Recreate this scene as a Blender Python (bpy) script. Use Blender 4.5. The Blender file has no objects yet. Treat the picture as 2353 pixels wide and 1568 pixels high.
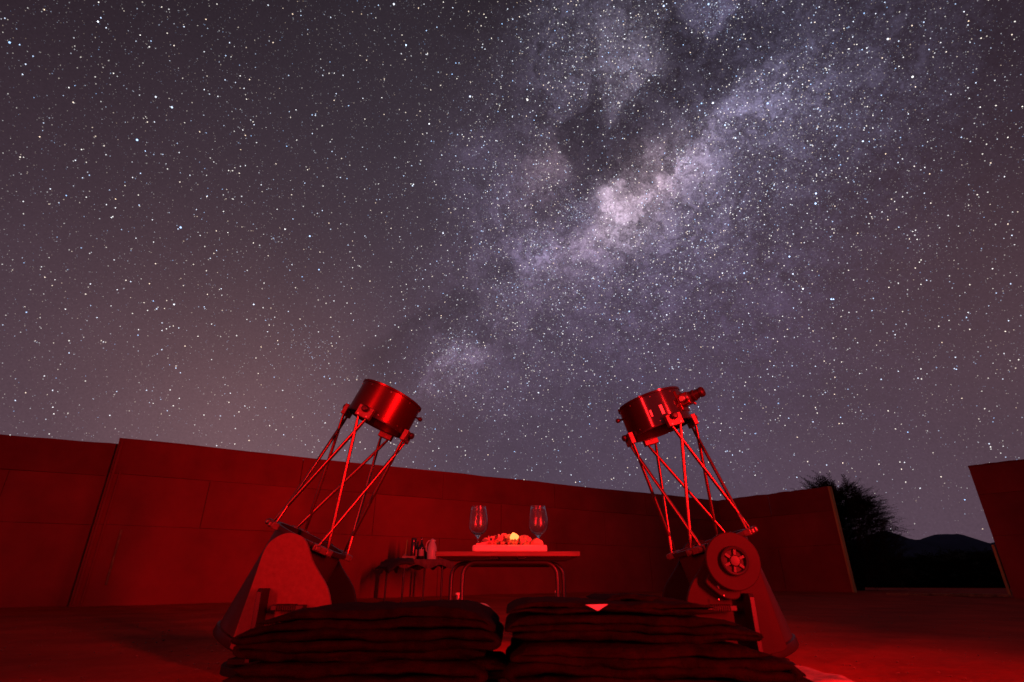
import bpy, math, random
import numpy as np
from mathutils import Vector, Matrix, noise as mnoise

random.seed(7)
rng = np.random.default_rng(11)
SC = bpy.context.scene
COL = SC.collection

# ------------------------------------------------------------------ camera
EYE = 0.30
PITCH = math.radians(24.25)
FPX = 1230.0                      # focal length in units of a 2353 px wide picture
cam_d = bpy.data.cameras.new('camera')
cam = bpy.data.objects.new('camera', cam_d)
COL.objects.link(cam)
cam.location = (0, 0, EYE)
cam.rotation_euler = (math.pi / 2 + PITCH, 0, 0)
cam_d.sensor_width = 36.0
cam_d.lens = FPX / 2353.0 * 36.0
cam_d.clip_start = 0.02
cam_d.clip_end = 12000.0
cam_d.dof.use_dof = True
cam_d.dof.focus_distance = 3.2
cam_d.dof.aperture_fstop = 4.0
SC.camera = cam

CP, SP = math.cos(PITCH), math.sin(PITCH)


def ray(u, v):
    x = (u - 1176.5) / FPX
    y = (784.0 - v) / FPX
    return Vector((x, CP - y * SP, SP + y * CP))


def at_y(u, v, y):                # point of the pixel's ray at distance y
    r = ray(u, v)
    t = y / r.y
    return Vector((r.x * t, y, EYE + r.z * t))


def at_z(u, v, z):                # point of the pixel's ray at height z
    r = ray(u, v)
    t = (z - EYE) / r.z
    return Vector((r.x * t, r.y * t, z))


# ------------------------------------------------------------------ world: night sky with the Milky Way
world = bpy.data.worlds.new('World')
SC.world = world
world.use_nodes = True
WN, WL = world.node_tree.nodes, world.node_tree.links
WN.clear()


def wnode(t, **k):
    n = WN.new(t)
    for a, b in k.items():
        setattr(n, a, b)
    return n


def wset(n, i, val):
    if hasattr(val, 'is_output') or isinstance(val, bpy.types.NodeSocket):
        WL.new(val, n.inputs[i])
    else:
        n.inputs[i].default_value = val


def vm(op, a, b=None, c=None, out=0):
    n = wnode('ShaderNodeVectorMath', operation=op)
    wset(n, 0, a)
    if b is not None:
        wset(n, 1, b)
    if c is not None:
        wset(n, 2, c)
    return n.outputs['Value'] if op in ('DOT_PRODUCT', 'LENGTH') else n.outputs[0]


def mm(op, a, b=None, c=None, clamp=False):
    n = wnode('ShaderNodeMath', operation=op)
    n.use_clamp = clamp
    wset(n, 0, a)
    if b is not None:
        wset(n, 1, b)
    if c is not None:
        wset(n, 2, c)
    return n.outputs[0]


def wnoise(vec, scale, detail=5, rough=.55, lac=2.0):
    n = wnode('ShaderNodeTexNoise')
    wset(n, 'Vector', vec)
    n.inputs['Scale'].default_value = scale
    n.inputs['Detail'].default_value = detail
    n.inputs['Roughness'].default_value = rough
    n.inputs['Lacunarity'].default_value = lac
    return n


def skydir(u, v):
    return ray(u, v).normalized()


def sig(u, v, r):                 # angular width of a patch
    d = ray(u, v)
    return r / FPX / d.length ** 1.5


# glowing patches of the Milky Way: position, size, colour (linear)
GLOW = [
    # broad haze of the band
    (1540, 510, 140, (.032, .032, .044)), (1740, 330, 170, (.026, .027, .037)), (1290, 330, 150, (.017, .015, .020)),
    (1330, 640, 150, (.024, .021, .030)), (1430, 80, 140, (.019, .020, .026)), (1100, 790, 110, (.022, .018, .026)),
    (1930, 180, 190, (.018, .019, .026)), (1600, 720, 230, (.012, .009, .018)), (1740, 60, 120, (.018, .019, .028)),
    # bright clouds along the spine
    (1455, 455, 40, (.165, .142, .136)), (1350, 565, 34, (.060, .052, .060)), (1265, 610, 30, (.052, .046, .058)), (1590, 340, 36, (.070, .064, .074)), (1395, 515, 36, (.110, .098, .100)), (1525, 385, 36, (.110, .090, .086)), (1410, 500, 42, (.115, .100, .100)), (1440, 512, 40, (.060, .062, .066)),
    (1500, 408, 50, (.120, .095, .085)), (1565, 358, 42, (.090, .085, .096)), (1560, 420, 75, (.050, .050, .062)),
    (1640, 320, 70, (.045, .046, .060)), (1700, 250, 80, (.040, .042, .056)), (1800, 190, 90, (.026, .029, .040)),
    (1330, 570, 55, (.036, .032, .040)), (1235, 580, 28, (.060, .058, .085)), (1290, 600, 55, (.030, .027, .034)),
    (1170, 668, 48, (.036, .033, .044)), (1110, 720, 40, (.028, .024, .030)), (1040, 800, 44, (.052, .046, .058)),
    (1060, 825, 36, (.030, .026, .034)), (980, 860, 44, (.022, .018, .026)), (1330, 490, 24, (.030, .030, .056)),
    # left arm
    (1275, 385, 48, (.044, .034, .032)), (1240, 440, 46, (.026, .021, .024)), (1110, 400, 55, (.015, .014, .022)),
    (1150, 500, 52, (.013, .012, .018)), (1405, 205, 56, (.040, .039, .043)), (1300, 190, 65, (.014, .014, .019)),
    (1450, 110, 72, (.034, .035, .041)), (1290, 70, 65, (.011, .012, .016)), (1660, 60, 60, (.026, .028, .042)),
    (1480, 150, 45, (.026, .025, .028)), (1210, 250, 60, (.008, .008, .012)),
]
# dust lanes: position, size, depth
DUST = [
    (1340, 305, 30, .85), (1322, 330, 26, .7), (1352, 265, 13, .7), (1357, 235, 11, .7), (1357, 205, 11, .7),
    (1357, 180, 12, .7), (1300, 300, 22, .5), (1500, 325, 45, .75), (1450, 345, 40, .6), (1400, 375, 32, .55),
    (1345, 430, 36, .65), (1320, 520, 26, .45), (1240, 470, 30, .4), (1540, 265, 55, .65), (1600, 185, 50, .6),
    (1690, 130, 50, .6), (1770, 70, 55, .55), (1560, 95, 30, .5), (1555, 50, 22, .5), (1235, 170, 13, .5),
    (1232, 230, 13, .5), (1245, 105, 14, .5), (1385, 560, 24, .4), (1180, 590, 24, .5), (1140, 630, 24, .4),
    (1080, 690, 34, .5), (1010, 740, 44, .6), (940, 800, 46, .6), (870, 850, 60, .5), (1110, 770, 26, .5),
    (1200, 710, 36, .4), (1180, 330, 34, .4), (1480, 425, 11, .45), (1530, 395, 12, .5), (1600, 320, 16, .5),
    (1960, 60, 90, .35), (1470, 235, 26, .4),
]
tc = wnode('ShaderNodeTexCoord')
dirv = tc.outputs['Generated']
w1 = wnoise(dirv, 5.5, 4, .6)
w1v = vm('SUBTRACT', w1.outputs['Color'], (.5, .5, .5))
w2 = wnoise(dirv, 22.0, 4, .6)
w2v = vm('SUBTRACT', w2.outputs['Color'], (.5, .5, .5))
warp = vm('MULTIPLY_ADD', w1v, (.085,) * 3, dirv)
w3 = wnoise(dirv, 70.0, 3, .6)
w3v = vm('SUBTRACT', w3.outputs['Color'], (.5, .5, .5))
warp = vm('MULTIPLY_ADD', w2v, (.050,) * 3, warp)
warp = vm('MULTIPLY_ADD', w3v, (.018,) * 3, warp)
wdir = vm('NORMALIZE', warp)


def patch(vec, u, v, r):
    s = max(sig(u, v, r), .004)
    k = 1.0 / (s * s)
    d = vm('DOT_PRODUCT', vec, tuple(skydir(u, v)))
    return mm('EXPONENT', mm('MULTIPLY_ADD', d, k, -k))


acc = None
for (u, v, r, c) in GLOW:
    g = patch(wdir, u, v, r * 1.05)
    acc = vm('MULTIPLY_ADD', g, c, acc if acc is not None else (0, 0, 0))
dacc = None
for (u, v, r, a) in DUST:
    g = patch(wdir, u, v, r * 1.15)
    dacc = mm('MULTIPLY_ADD', g, a, dacc if dacc is not None else 0.0)
# cloud texture of the band: coarse clouds, fine dust, grain of unresolved stars
nz1 = wnoise(wdir, 8.0, 8, .66).outputs['Fac']
nz2 = wnoise(wdir, 30.0, 7, .68).outputs['Fac']
nz3 = wnoise(dirv, 330.0, 2, .6).outputs['Fac']


def sstep(x, lo, hi):
    n = wnode('ShaderNodeMapRange')
    n.interpolation_type = 'SMOOTHSTEP'
    wset(n, 'Value', x)
    n.inputs['From Min'].default_value = lo
    n.inputs['From Max'].default_value = hi
    return n.outputs['Result']


tex = mm('MULTIPLY_ADD', nz1, 3.0, -.55)
tex = mm('MULTIPLY', mm('MAXIMUM', tex, .10), mm('MULTIPLY_ADD', nz2, 3.6, -.75))
tex = mm('MULTIPLY', mm('MAXIMUM', tex, .04), mm('MULTIPLY_ADD', nz3, 1.5, .25))
glow = vm('MULTIPLY', acc, tex)
dn = mm('MULTIPLY', dacc, mm('ADD', mm('MULTIPLY_ADD', nz1, 1.3, -.15), mm('MULTIPLY', nz2, 1.0)))
dn = sstep(dn, .24, .70)
keep = mm('MULTIPLY_ADD', dn, -.62, 1.0)
glow = vm('MULTIPLY', vm('MULTIPLY', glow, keep), (1.22, 1.04, 1.28))
# fine filaments of dust inside the bright clouds
fil = sstep(nz2, .54, .66)
glow = vm('MULTIPLY', glow, mm('MULTIPLY_ADD', fil, -.40, 1.0))
w4 = vm('MULTIPLY_ADD', w3v, (.030,) * 3, wdir)
rdg = mm('ABSOLUTE', mm('SUBTRACT', wnoise(w4, 11.0, 7, .62).outputs['Fac'], .5))
rdg = mm('SUBTRACT', 1.0, sstep(rdg, .0, .055))
rdg2 = mm('ABSOLUTE', mm('SUBTRACT', wnoise(w4, 27.0, 6, .62).outputs['Fac'], .5))
rdg2 = mm('SUBTRACT', 1.0, sstep(rdg2, .0, .05))
glow = vm('MULTIPLY', glow, mm('MULTIPLY_ADD', rdg, -.50, 1.06))
glow = vm('MULTIPLY', glow, mm('MULTIPLY_ADD', rdg2, -.36, 1.06))
# even air glow: dark overhead, brighter towards the horizon
sep = wnode('ShaderNodeSeparateXYZ')
wset(sep, 0, dirv)
zc = mm('MINIMUM', mm('MAXIMUM', sep.outputs['Z'], 0.0), 1.0)
hor = mm('POWER', mm('SUBTRACT', 1.0, zc), 1.25)
base = vm('MULTIPLY_ADD', hor, (.098, .0590, .0850), (.0058, .0040, .0056))
# town glow low in the west and a faint one to the east
for (u, v, r, c) in [(560, 1000, 280, (.074, .032, .024)), (300, 800, 420, (.002, .001, .001)), (2280, 700, 330, (.010, .001, -.006)),
                     (1250, 1080, 420, (.000, .005, .014)), (960, 330, 330, (.017, .014, .019)), (1900, 620, 330, (.010, .007, .012)), (2150, 300, 300, (-.006, -.004, -.004))]:
    base = vm('MULTIPLY_ADD', patch(dirv, u, v, r), c, base)
base = vm('MULTIPLY', base, mm('MULTIPLY_ADD', dn, -.22, 1.0))
mott = wnoise(dirv, 3.0, 4, .55).outputs['Fac']
base = vm('MULTIPLY', base, mm('MULTIPLY_ADD', mott, .5, .75))
base = vm('MULTIPLY', base, mm('MULTIPLY_ADD', nz3, .36, .82))
total = vm('ADD', base, glow)
bg = wnode('ShaderNodeBackground')
WL.new(total, bg.inputs['Color'])
bg.inputs['Strength'].default_value = 1.0
world.cycles.sampling_method = 'MANUAL'
world.cycles.sample_map_resolution = 256
wo = wnode('ShaderNodeOutputWorld')
WL.new(bg.outputs[0], wo.inputs['Surface'])

SC.view_settings.view_transform = 'Standard'
SC.view_settings.look = 'None'
SC.view_settings.exposure = 0.0
SC.view_settings.gamma = 1.0
SC.view_settings.use_curve_mapping = False

# ------------------------------------------------------------------ materials
MATS = {}


def mk(name, col, rough=.6, metal=0.0, var=.2, vscale=6.0, bump=0.0, bscale=40.0, bdetail=4, spec=.5, sheen=0.0,
       coat=0.0, stretch=None, trans=0.0, emit=None, estr=0.0, col2=None, rvar=0.0):
    m = bpy.data.materials.new(name)
    m.use_nodes = True
    N, L = m.node_tree.nodes, m.node_tree.links
    b = N['Principled BSDF']
    b.inputs['Roughness'].default_value = rough
    b.inputs['Metallic'].default_value = metal
    b.inputs['Specular IOR Level'].default_value = spec
    b.inputs['Sheen Weight'].default_value = sheen
    b.inputs['Coat Weight'].default_value = coat
    b.inputs['Transmission Weight'].default_value = trans
    if emit:
        b.inputs['Emission Color'].default_value = (*emit, 1)
        b.inputs['Emission Strength'].default_value = estr
    t = N.new('ShaderNodeTexCoord')
    vec = t.outputs['Object']
    if stretch:
        mp = N.new('ShaderNodeMapping')
        mp.inputs['Scale'].default_value = stretch
        L.new(vec, mp.inputs['Vector'])
        vec = mp.outputs[0]
    if trans:
        b.inputs['Base Color'].default_value = (*col, 1)
    else:
        n = N.new('ShaderNodeTexNoise')
        n.inputs['Scale'].default_value = vscale
        n.inputs['Detail'].default_value = 6
        n.inputs['Roughness'].default_value = .65
        L.new(vec, n.inputs['Vector'])
        r = N.new('ShaderNodeValToRGB')
        c2 = col2 or tuple(min(1, c * (1 + var)) for c in col)
        c1 = tuple(c * (1 - var) for c in col)
        r.color_ramp.elements[0].position = .32
        r.color_ramp.elements[1].position = .68
        r.color_ramp.elements[0].color = (*c1, 1)
        r.color_ramp.elements[1].color = (*c2, 1)
        L.new(n.outputs['Fac'], r.inputs['Fac'])
        L.new(r.outputs['Color'], b.inputs['Base Color'])
        if rvar:
            q = N.new('ShaderNodeMath')
            q.operation = 'MULTIPLY_ADD'
            L.new(n.outputs['Fac'], q.inputs[0])
            q.inputs[1].default_value = rvar
            q.inputs[2].default_value = rough - rvar * .5
            L.new(q.outputs[0], b.inputs['Roughness'])
    if bump:
        n2 = N.new('ShaderNodeTexNoise')
        n2.inputs['Scale'].default_value = bscale
        n2.inputs['Detail'].default_value = bdetail
        n2.inputs['Roughness'].default_value = .6
        L.new(vec, n2.inputs['Vector'])
        bp = N.new('ShaderNodeBump')
        bp.inputs['Strength'].default_value = 1.0
        bp.inputs['Distance'].default_value = bump
        L.new(n2.outputs['Fac'], bp.inputs['Height'])
        L.new(bp.outputs[0], b.inputs['Normal'])
    MATS[name] = m
    return m


mk('sand', (.42, .032, .015), .95, var=.28, vscale=1.6, bump=.009, bscale=13, bdetail=10, spec=.05)
mk('panel', (.235, .026, .021), .75, var=.26, vscale=.8, bump=.0015, bscale=14, spec=.18, rvar=.2)
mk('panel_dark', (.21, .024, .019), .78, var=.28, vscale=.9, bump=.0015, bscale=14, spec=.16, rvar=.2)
mk('timber', (.42, .25, .07), .8, var=.3, vscale=6, bump=.002, bscale=30, stretch=(1, 1, .15))
mk('timber_old', (.20, .10, .04), .85, var=.6, vscale=9, bump=.002, bscale=30)
mk('hill', (.045, .050, .085), 1.0, var=.25, vscale=.004, spec=0)
mk('foliage', (.022, .024, .010), .8, var=.5, vscale=3, spec=.1)
mk('bark', (.05, .03, .02), .9, var=.3, vscale=10, bump=.004)
mk('satin_black', (.10, .020, .018), .30, metal=.8, var=.1, vscale=4, spec=.2, rvar=.08, bump=.0002, bscale=300)
mk('gloss_black', (.018, .008, .008), .15, var=.1, vscale=4, spec=.55)
mk('inner_satin', (.030, .012, .011), .45, var=.1, spec=.18)
mk('inner_black', (.012, .008, .008), .7, var=.1)
mk('chrome_black', (.24, .085, .07), .37, metal=1.0, var=.02, vscale=3)
mk('block_metal', (.13, .07, .06), .45, metal=.6, var=.3, vscale=40, bump=.0006, bscale=120)
mk('plastic_black', (.02, .010, .010), .4, var=.1, spec=.25)
mk('veneer', (.15, .055, .045), .68, var=.12, vscale=60, bump=.0012, bscale=70, bdetail=6, spec=.15)
mk('dark_board', (.012, .007, .007), .6, var=.15, vscale=8, spec=.12)
mk('bearing', (.024, .009, .008), .55, var=.15, vscale=8, bump=.0002, bscale=200, spec=.10)
mk('sticker', (.72, .66, .60), .4, var=.06, vscale=60)
mk('table_wood', (.22, .11, .06), .5, var=.35, vscale=9, bump=.0008, bscale=26, stretch=(.25, 3, 3), rvar=.2)
mk('table_edge', (.11, .05, .03), .5, var=.5, vscale=40, bump=.0008, bscale=60, stretch=(.3, 1, 9))
mk('black_tube', (.020, .012, .012), .35, var=.1, vscale=20, spec=.5)
mk('zinc', (.30, .24, .22), .35, metal=.9, var=.2, vscale=30)
mk('pale_board', (.80, .66, .52), .6, var=.1, vscale=7, stretch=(.6, 4, 4), bump=.0006, bscale=30)
mk('ham', (.62, .30, .24), .4, var=.3, vscale=24, bump=.001, bscale=60, sheen=0)
mk('cheese', (.80, .68, .34), .5, var=.1, vscale=20)
mk('bread', (.70, .48, .28), .7, var=.2, vscale=14, bump=.002, bscale=40)
mk('nut', (.35, .2, .1), .6, var=.4, vscale=30)
mk('painted_glow', (.85, .62, .14), .6, var=.1, emit=(1.0, .62, .14), estr=.95)  # emission put in so one piece of food looks overexposed yellow
mk('glass', (1, 1, 1), .0, trans=1.0)
_gb = MATS['glass'].node_tree.nodes['Principled BSDF']
_gb.inputs['Roughness'].default_value = .04
_gb.inputs['Coat Weight'].default_value = 1.0
_gb.inputs['Coat Roughness'].default_value = .24
MATS['glass'].node_tree.nodes['Principled BSDF'].inputs['IOR'].default_value = 1.22
mk('fleece', (.0105, .0040, .0036), .95, var=.5, vscale=16, bump=.006, bscale=70, bdetail=8, sheen=0.0, spec=.05)
mk('fleece_red', (.0130, .0044, .0038), .95, var=.5, vscale=16, bump=.006, bscale=70, bdetail=8, sheen=0.0, spec=.05)
for _f in ('fleece', 'fleece_red'):
    MATS[_f].node_tree.nodes['Principled BSDF'].inputs['Sheen Tint'].default_value = (.6, .3, .25, 1)
mk('mat_cloth', (.50, .20, .17), .9, var=.3, vscale=30, bump=.005, bscale=55, bdetail=6)
mk('dark_cloth', (.020, .010, .010), .8, var=.4, vscale=12, bump=.002, bscale=40)
mk('pleat_cloth', (.10, .035, .032), .7, var=.3, vscale=14)
mk('rope', (.72, .60, .52), .6, var=.15, vscale=40)
mk('thermos', (.10, .06, .06), .22, metal=.8, var=.1)
mk('bottle_glass', (.012, .010, .008), .12, var=.1, spec=.7)
mk('paper', (.42, .30, .26), .7, var=.12, vscale=40)
mk('jug', (.62, .50, .46), .35, var=.06)
mk('yellow_handle', (.40, .26, .05), .5, var=.1)
mk('card', (.30, .18, .14), .8, var=.2)
mk('lamp_body', (.03, .03, .03), .4, var=.1)
mk('lamp_lens', (.8, .02, .01), .2, var=.02, emit=(1.0, .012, .006), estr=6.0)
mk('pebble', (.20, .08, .05), .9, var=.4, vscale=20)

# stars: brightness and tint of each star ride on the mesh
ms = bpy.data.materials.new('starlight')
ms.use_nodes = True
_n, _l = ms.node_tree.nodes, ms.node_tree.links
_n.clear()
_a = _n.new('ShaderNodeAttribute')
_a.attribute_name = 'star'
_e = _n.new('ShaderNodeEmission')
_l.new(_a.outputs['Color'], _e.inputs['Color'])
_o = _n.new('ShaderNodeOutputMaterial')
_t = _n.new('ShaderNodeBsdfTransparent')
_d = _n.new('ShaderNodeAddShader')
_l.new(_e.outputs[0], _d.inputs[0])
_l.new(_t.outputs[0], _d.inputs[1])
_l.new(_d.outputs[0], _o.inputs['Surface'])
try:
    ms.cycles.emission_sampling = 'NONE'
except Exception:
    pass
MATS['starlight'] = ms


# ------------------------------------------------------------------ mesh helpers
class MB:
    def __init__(self):
        self.v, self.f = [], []

    def add(self, vs, fs):
        o = len(self.v)
        self.v += [tuple(p) for p in vs]
        self.f += [tuple(i + o for i in f) for f in fs]
        return self

    def frame_box(self, c, ax, ay, az):      # centre and three half-axis vectors
        c, ax, ay, az = Vector(c), Vector(ax), Vector(ay), Vector(az)
        vs = [c + sx * ax + sy * ay + sz * az for sz in (-1, 1) for sy in (-1, 1) for sx in (-1, 1)]
        if ax.cross(ay).dot(az) < 0:
            fs = [(0, 1, 3, 2), (4, 6, 7, 5), (0, 4, 5, 1), (2, 3, 7, 6), (0, 2, 6, 4), (1, 5, 7, 3)]
        else:
            fs = [(0, 2, 3, 1), (4, 5, 7, 6), (0, 1, 5, 4), (2, 6, 7, 3), (0, 4, 6, 2), (1, 3, 7, 5)]
        return self.add(vs, fs)

    def box(self, x0, x1, y0, y1, z0, z1):
        return self.frame_box(((x0 + x1) / 2, (y0 + y1) / 2, (z0 + z1) / 2), ((x1 - x0) / 2, 0, 0),
                              (0, (y1 - y0) / 2, 0), (0, 0, (z1 - z0) / 2))

    def tube(self, pts, rad, n=12, caps=True):
        pts = [Vector(p) for p in pts]
        if not hasattr(rad, '__len__'):
            rad = [rad] * len(pts)
        rings = []
        up = None
        for i, p in enumerate(pts):
            d = (pts[min(i + 1, len(pts) - 1)] - pts[max(i - 1, 0)]).normalized()
            if up is None:
                up = Vector((0, 0, 1)) if abs(d.z) < .9 else Vector((0, 1, 0))
            a = d.cross(up).normalized()
            b = a.cross(d).normalized()
            up = b
            rings.append([p + rad[i] * (math.cos(t) * a + math.sin(t) * b) for t in
                          [2 * math.pi * k / n for k in range(n)]])
        vs = [q for r in rings for q in r]
        fs = []
        for i in range(len(pts) - 1):
            for k in range(n):
                k2 = (k + 1) % n
                fs.append((i * n + k, i * n + k2, (i + 1) * n + k2, (i + 1) * n + k))
        if caps:
            fs.append(tuple(reversed(range(n))))
            fs.append(tuple(range((len(pts) - 1) * n, len(pts) * n)))
        return self.add(vs, fs)

    def lathe(self, prof, n=32, c=(0, 0, 0), axis=None, e1=None, closed=False):
        """prof: (radius, height) list turned round axis at c"""
        c = Vector(c)
        ax = Vector(axis or (0, 0, 1)).normalized()
        a = Vector(e1).normalized() if e1 is not None else (
            ax.cross(Vector((0, 1, 0))) if abs(ax.y) < .9 else ax.cross(Vector((1, 0, 0)))).normalized()
        b = ax.cross(a).normalized()
        vs, fs, idx = [], [], []
        for (r, h) in prof:
            if r < 1e-6:
                idx.append([len(vs)] * n)
                vs.append(c + h * ax)
            else:
                idx.append(list(range(len(vs), len(vs) + n)))
                vs += [c + h * ax + r * (math.cos(t) * a + math.sin(t) * b) for t in
                       [2 * math.pi * k / n for k in range(n)]]
        m = len(prof)
        for i in range(m if closed else m - 1):
            A, B = idx[i], idx[(i + 1) % m]
            for k in range(n):
                k2 = (k + 1) % n
                q = []
                for w in (A[k], A[k2], B[k2], B[k]):
                    if w not in q:
                        q.append(w)
                if len(q) > 2:
                    fs.append(tuple(q))
        return self.add(vs, fs)

    def prism(self, pts, ext):               # polygon pushed along ext
        pts = [Vector(p) for p in pts]
        ext = Vector(ext)
        n = len(pts)
        vs = pts + [p + ext for p in pts]
        fs = [tuple(range(n)), tuple(reversed(range(n, 2 * n)))]
        fs += [(i, i + n, (i + 1) % n + n, (i + 1) % n) for i in range(n)]
        return self.add(vs, fs)

    def build(self, name, mat, parent=None, smooth=35, bevel=0.0, seg=2):
        me = bpy.data.meshes.new(name)
        me.from_pydata(self.v, [], self.f)
        me.validate()
        import bmesh
        bm = bmesh.new()
        bm.from_mesh(me)
        bmesh.ops.recalc_face_normals(bm, faces=bm.faces)
        bm.to_mesh(me)
        bm.free()
        if smooth:
            for p in me.polygons:
                p.use_smooth = True
            me.set_sharp_from_angle(angle=math.radians(smooth))
        me.materials.append(MATS[mat])
        o = bpy.data.objects.new(name, me)
        COL.objects.link(o)
        if parent:
            o.parent = parent
            o.matrix_parent_inverse = parent.matrix_basis.inverted()
        if bevel:
            md = o.modifiers.new('bevel', 'BEVEL')
            md.width = bevel
            md.segments = seg
            md.limit_method = 'ANGLE'
            md.angle_limit = math.radians(40)
        return o


def tag(o, label=None, cat=None, group=None, kind=None):
    if label:
        o['label'] = label
    if cat:
        o['category'] = cat
    if group:
        o['group'] = group
    if kind:
        o['kind'] = kind
    return o


def thing(name, loc, label, cat, group=None):
    o = bpy.data.objects.new(name, None)
    o.empty_display_size = .1
    o.location = loc
    COL.objects.link(o)
    return tag(o, label, cat, group)


def fbm(x, y, z=0.0, o=4):
    s, a, f = 0.0, 1.0, 1.0
    for _ in range(o):
        s += a * mnoise.noise(Vector((x * f, y * f, z * f + 3.1)))
        a *= .5
        f *= 2
    return s


# ------------------------------------------------------------------ the setting
def gz(x, y):                      # the yard lies flat and rises a little towards its far end
    r = max(0.0, min(1.0, (y - 6.5) / 6.0))
    z = .115 * r * r * (3 - 2 * r)
    d = math.hypot(x, y)
    if d > 40:
        z += min(1.5, (d - 40) * .002)
    return z


def ground():
    nr, ns = 250, 300
    rad = [0.25 * (8000 / .25) ** (i / (nr - 1)) for i in range(nr)]
    vs, fs = [(0, .0, 0)], []
    for r in rad:
        for k in range(ns):
            t = 2 * math.pi * k / ns
            x, y = r * math.cos(t), r * math.sin(t)
            amp = .010 * min(1, r / 1.5) if r < 30 else .010 + min(.5, (r - 30) * .004)
            fr = 1.7 if r < 60 else .05
            vs.append((x, y, gz(x, y) + amp * (fbm(x * fr, y * fr, 0, 3) - .35)))
    for k in range(ns):
        fs.append((0, 1 + k, 1 + (k + 1) % ns))
    for i in range(nr - 1):
        for k in range(ns):
            k2 = (k + 1) % ns
            a = 1 + i * ns
            fs.append((a + k, a + ns + k, a + ns + k2, a + k2))
    o = MB().add(vs, fs).build('ground', 'sand', smooth=80)
    tag(o, kind='structure')


ground()


def hills():
    ridge = [(-600, 1330), (900, 1325), (1500, 1300), (1800, 1262), (1950, 1240), (2010, 1226), (2035, 1222), (2060, 1226), (2085, 1237),
             (2105, 1241), (2122, 1236), (2145, 1229), (2175, 1224), (2200, 1225), (2225, 1233), (2250, 1243),
             (2275, 1248), (2310, 1244), (2360, 1236), (2500, 1250), (2800, 1290), (3200, 1320)]
    D = 3400.0
    vs, fs = [], []
    pts = []
    for i in range(len(ridge) - 1):
        (u0, v0), (u1, v1) = ridge[i], ridge[i + 1]
        n = max(2, int((u1 - u0) / 9))
        for k in range(n):
            t = k / n
            pts.append((u0 + (u1 - u0) * t, v0 + (v1 - v0) * t))
    for j, (u, v) in enumerate(pts):
        p = at_y(u, v, D)
        h = p.z + 13 * fbm(j * .22, 0, 0, 4)
        for (dy, fz) in ((-1100, 0.0), (-700, .22), (-350, .55), (0, 1.0), (500, .5), (1100, 0)):
            k = (D + dy) / D
            z = max(0, h) * fz + (14 * fbm(j * .1, dy * .004, 0, 3) * fz * (1 - fz) * 3)
            vs.append((p.x * (1 if dy < 0 else 1), D + dy, z - 2))
    m = 6
    for j in range(len(pts) - 1):
        for k in range(m - 1):
            fs.append((j * m + k, (j + 1) * m + k, (j + 1) * m + k + 1, j * m + k + 1))
    o = MB().add(vs, fs).build('hills', 'hill', smooth=70)
    tag(o, kind='structure')


hills()


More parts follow.
